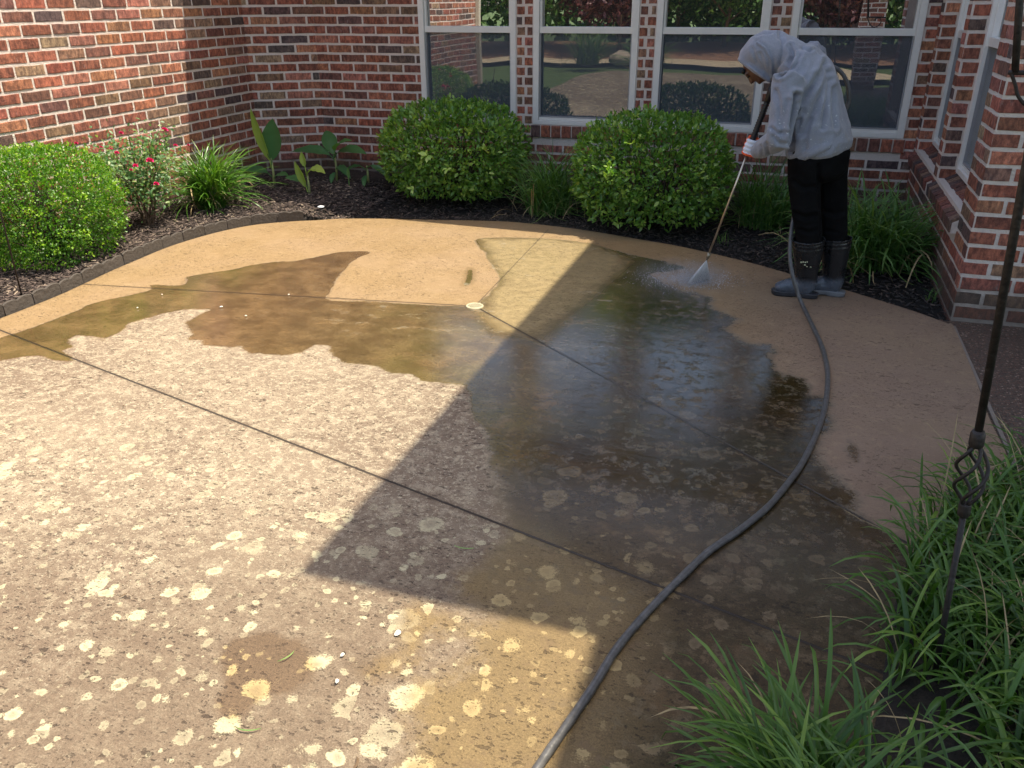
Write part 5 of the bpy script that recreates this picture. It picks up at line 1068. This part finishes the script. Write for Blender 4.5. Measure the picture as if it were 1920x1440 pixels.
# ------------------------------------------------------------------ far hedge
def hedge_wood():
    n = 26000; x = rng.uniform(-26, 20, n); hmax = 4.2+1.6*np.sin(x*.5)+.8*np.sin(x*1.7+2); P = np.stack([x, -17-rng.random(n)*2.5, rng.random(n)**.8*hmax], 1)
    V, F_, A = leaves(P, unit(rng.normal(size=(n, 3))), unit(rng.normal(0, .6, (n, 3))+np.array([0, .3, 1])), .42*rng.uniform(.6, 1.2, n), .24*np.ones(n), rows=[(0, .1), (.5, .5), (1, 0)]); o = mesh_obj('far_wood', V, F_, L_TREE, attrs={'rnd': A}); tag(o, 'dark mass of trees closing the garden behind the viewer', 'woodland'); o['kind'] = 'stuff'
    mb = MB(); 
    for k in range(40): xx = -25+k*1.15+random.uniform(-.3, .3); mb.tube([(xx, -18.3, -.2), (xx+.2, -18.5, 3.2)], [.12, .06], 6)
    tr_ = mb.build('wood_trunks', BARK, None, True); tr_.parent = o
hedge_wood()
# ------------------------------------------------------------------ garden behind the camera (seen in the window glass)
CONC = simple('garden_path_concrete', (.52, .42, .28), .85, var=.1, scale=3, bump=.004); MUL = simple('garden_mulch', (.28, .15, .09), .95, var=.4, scale=20, bump=.02)
g = MB(); V = []; pp = spline([(1.2, -5.0, -.03), (1.0, -6.5, -.03), (-.2, -8, -.03), (-2.5, -9, -.03), (-6, -9.2, -.03), (-12, -9, -.03)], 6)
for i, p in enumerate(pp):
    t_ = (pp[min(i+1, len(pp)-1)]-pp[max(i-1, 0)]).normalized(); s2 = Vector((-t_.y, t_.x, 0)); V += [p-s2*.9, p+s2*.9]
mesh_obj('garden_path', V, [(2*i, 2*i+1, 2*i+3, 2*i+2) for i in range(len(pp)-1)], CONC, kind='structure')
V = [(-9, -10.2, -.06), (6, -10.2, -.06), (8, -13.5, .25), (-12, -13.5, .25)]; mesh_obj('mulch_slope', V, [(0, 1, 2, 3)], MUL, kind='structure')
def tree(nm, lb, x, y, h, r, mat, n=9000, L=.20, low=.25, gr=None):
    root = thing(nm, lb, 'tree', (x, y, -.1), gr); mb = MB(); top = Vector((x, y, h*.7)); mb.tube([(x, y, -.15), (x+.05, y, h*.35), top], [.05*h/3, .04*h/3, .02], 8)
    for k in range(9): an = k*2.4; mb.tube([(x, y, h*(.2+.05*k)), (x+math.cos(an)*r*.6, y+math.sin(an)*r*.6, h*(.45+.05*k))], [.03, .008], 6)
    mb.build('trunk', BARK, root, True); K = 26; cl = unit(rng.normal(size=(K, 3)))*rng.uniform(.3, 1, (K, 1))*np.array([r, r, h*(1-low)*.45])+np.array([x, y, h*(low+(1-low)*.5)]); ci = rng.integers(0, K, n)
    P = cl[ci]+rng.normal(0, r*.22, (n, 3)); P[:, 2] = np.maximum(P[:, 2], .03); V, F_, A = leaves(P, unit(rng.normal(size=(n, 3))+np.array([0, 0, -.3])), unit(rng.normal(0, .6, (n, 3))+np.array([0, 0, 1])), L*rng.uniform(.6, 1.2, n), L*.5*np.ones(n), rows=[(0, .1), (.5, .5), (1, 0)]); mesh_obj('crown', V, F_, mat, root, attrs={'rnd': A})
for (x, y, h, r, m_, lb) in ((-8.5,-12,3.6,1.8,L_TREE,'green tree far left behind the lawn, seen only in reflection'),(-5.2,-11.5,3.2,1.4,L_MAPLE,'dark purple leaved tree reflected beside the brick corner'),(-2.2,-12.5,4.0,1.9,L_TREE,'dense green tree beyond the garden path'),(.6,-11.5,3.0,1.3,L_MAPLE,'low dark red maple at the end of the garden path'),(3.2,-12.5,4.2,2.0,L_TREE,'tall green tree beyond the porch columns'),(-12,-8,4.0,2.2,L_TREE,'broad green tree at the far side of the lawn'),(-4.0,-15,4.6,2.4,L_TREE,'green tree at the back of the garden mound'),(1.5,-15.5,4.8,2.4,L_TREE,'tallest green tree at the back of the garden')):
    tree('garden_tree', lb, x, y, h, r, m_)
liriope('liriope_plant', 'sunlit grass clump beside the garden path behind the viewer', (-.4, -6.0, 0), 260, .9, .03, .45, 1.4, L_GRASSF, .25)
liriope('liriope_plant', 'second grass clump at the far corner of the patio behind the viewer', (-3.4, -5.8, 0), 260, .9, .03, .45, 1.4, L_GRASS, .3)
liriope('liriope_plant', 'grass clump in front of the purple tree behind the viewer', (-5.2, -7.4, 0), 260, 1.0, .03, .45, 1.4, L_GRASSF, .3)
ST = simple('garden_stone', (.42, .34, .26), .9, var=.2, scale=6, bump=.03)
for (x, y, s_, lb) in ((.3, -5.6, .28, 'tan boulder at the edge of the garden path'), (-4.4, -8.0, .35, 'larger tan boulder beside the purple tree')):
    V, Fc = ball((x, y, s_*.3), (s_, s_*.8, s_*.55), 14); V = [v+Vector((mnoise.noise(v*4), mnoise.noise(v*4+Vector((3, 0, 0))), mnoise.noise(v*4+Vector((7, 0, 0)))))*s_*.25 for v in V]; tag(mesh_obj('boulder', V, Fc, ST, smooth=True), lb, 'boulder')
for (x, y, lb) in ((1.15, -2.6, 'square brick porch column nearest the patio behind the viewer'), (3.3, -2.6, 'second square brick porch column behind the viewer')):
    root = thing('porch_column', lb, 'column', (x, y, 0)); mb = MB(); mb.box((x-.2, y-.2, -.1), (x+.2, y+.2, 5.1)); mb.build('core', MORTAR, root)
    pn = [((x-.2, y+.2, 0), (1, 0, 0), (0, 1, 0), brick_pattern(.4, 0, 3.0, [])), ((x-.2, y-.2, 0), (0, 1, 0), (-1, 0, 0), brick_pattern(.4, 0, 3.0, [], phase=.1)), ((x+.2, y-.2, 0), (0, 1, 0), (1, 0, 0), brick_pattern(.4, 0, 3.0, [], phase=.1)), ((x-.2, y-.2, 0), (1, 0, 0), (0, -1, 0), brick_pattern(.4, 0, 3.0, []))]
    brick_mesh('brick_facing', pn, root)
mb = MB(); mb.box((X_L-.02, LW0-.09, -.1), (X_L+.06, LW0-.005, EAVE)); mb.build('downspout', simple('downspout_paint', (.55, .52, .42), .5), house)
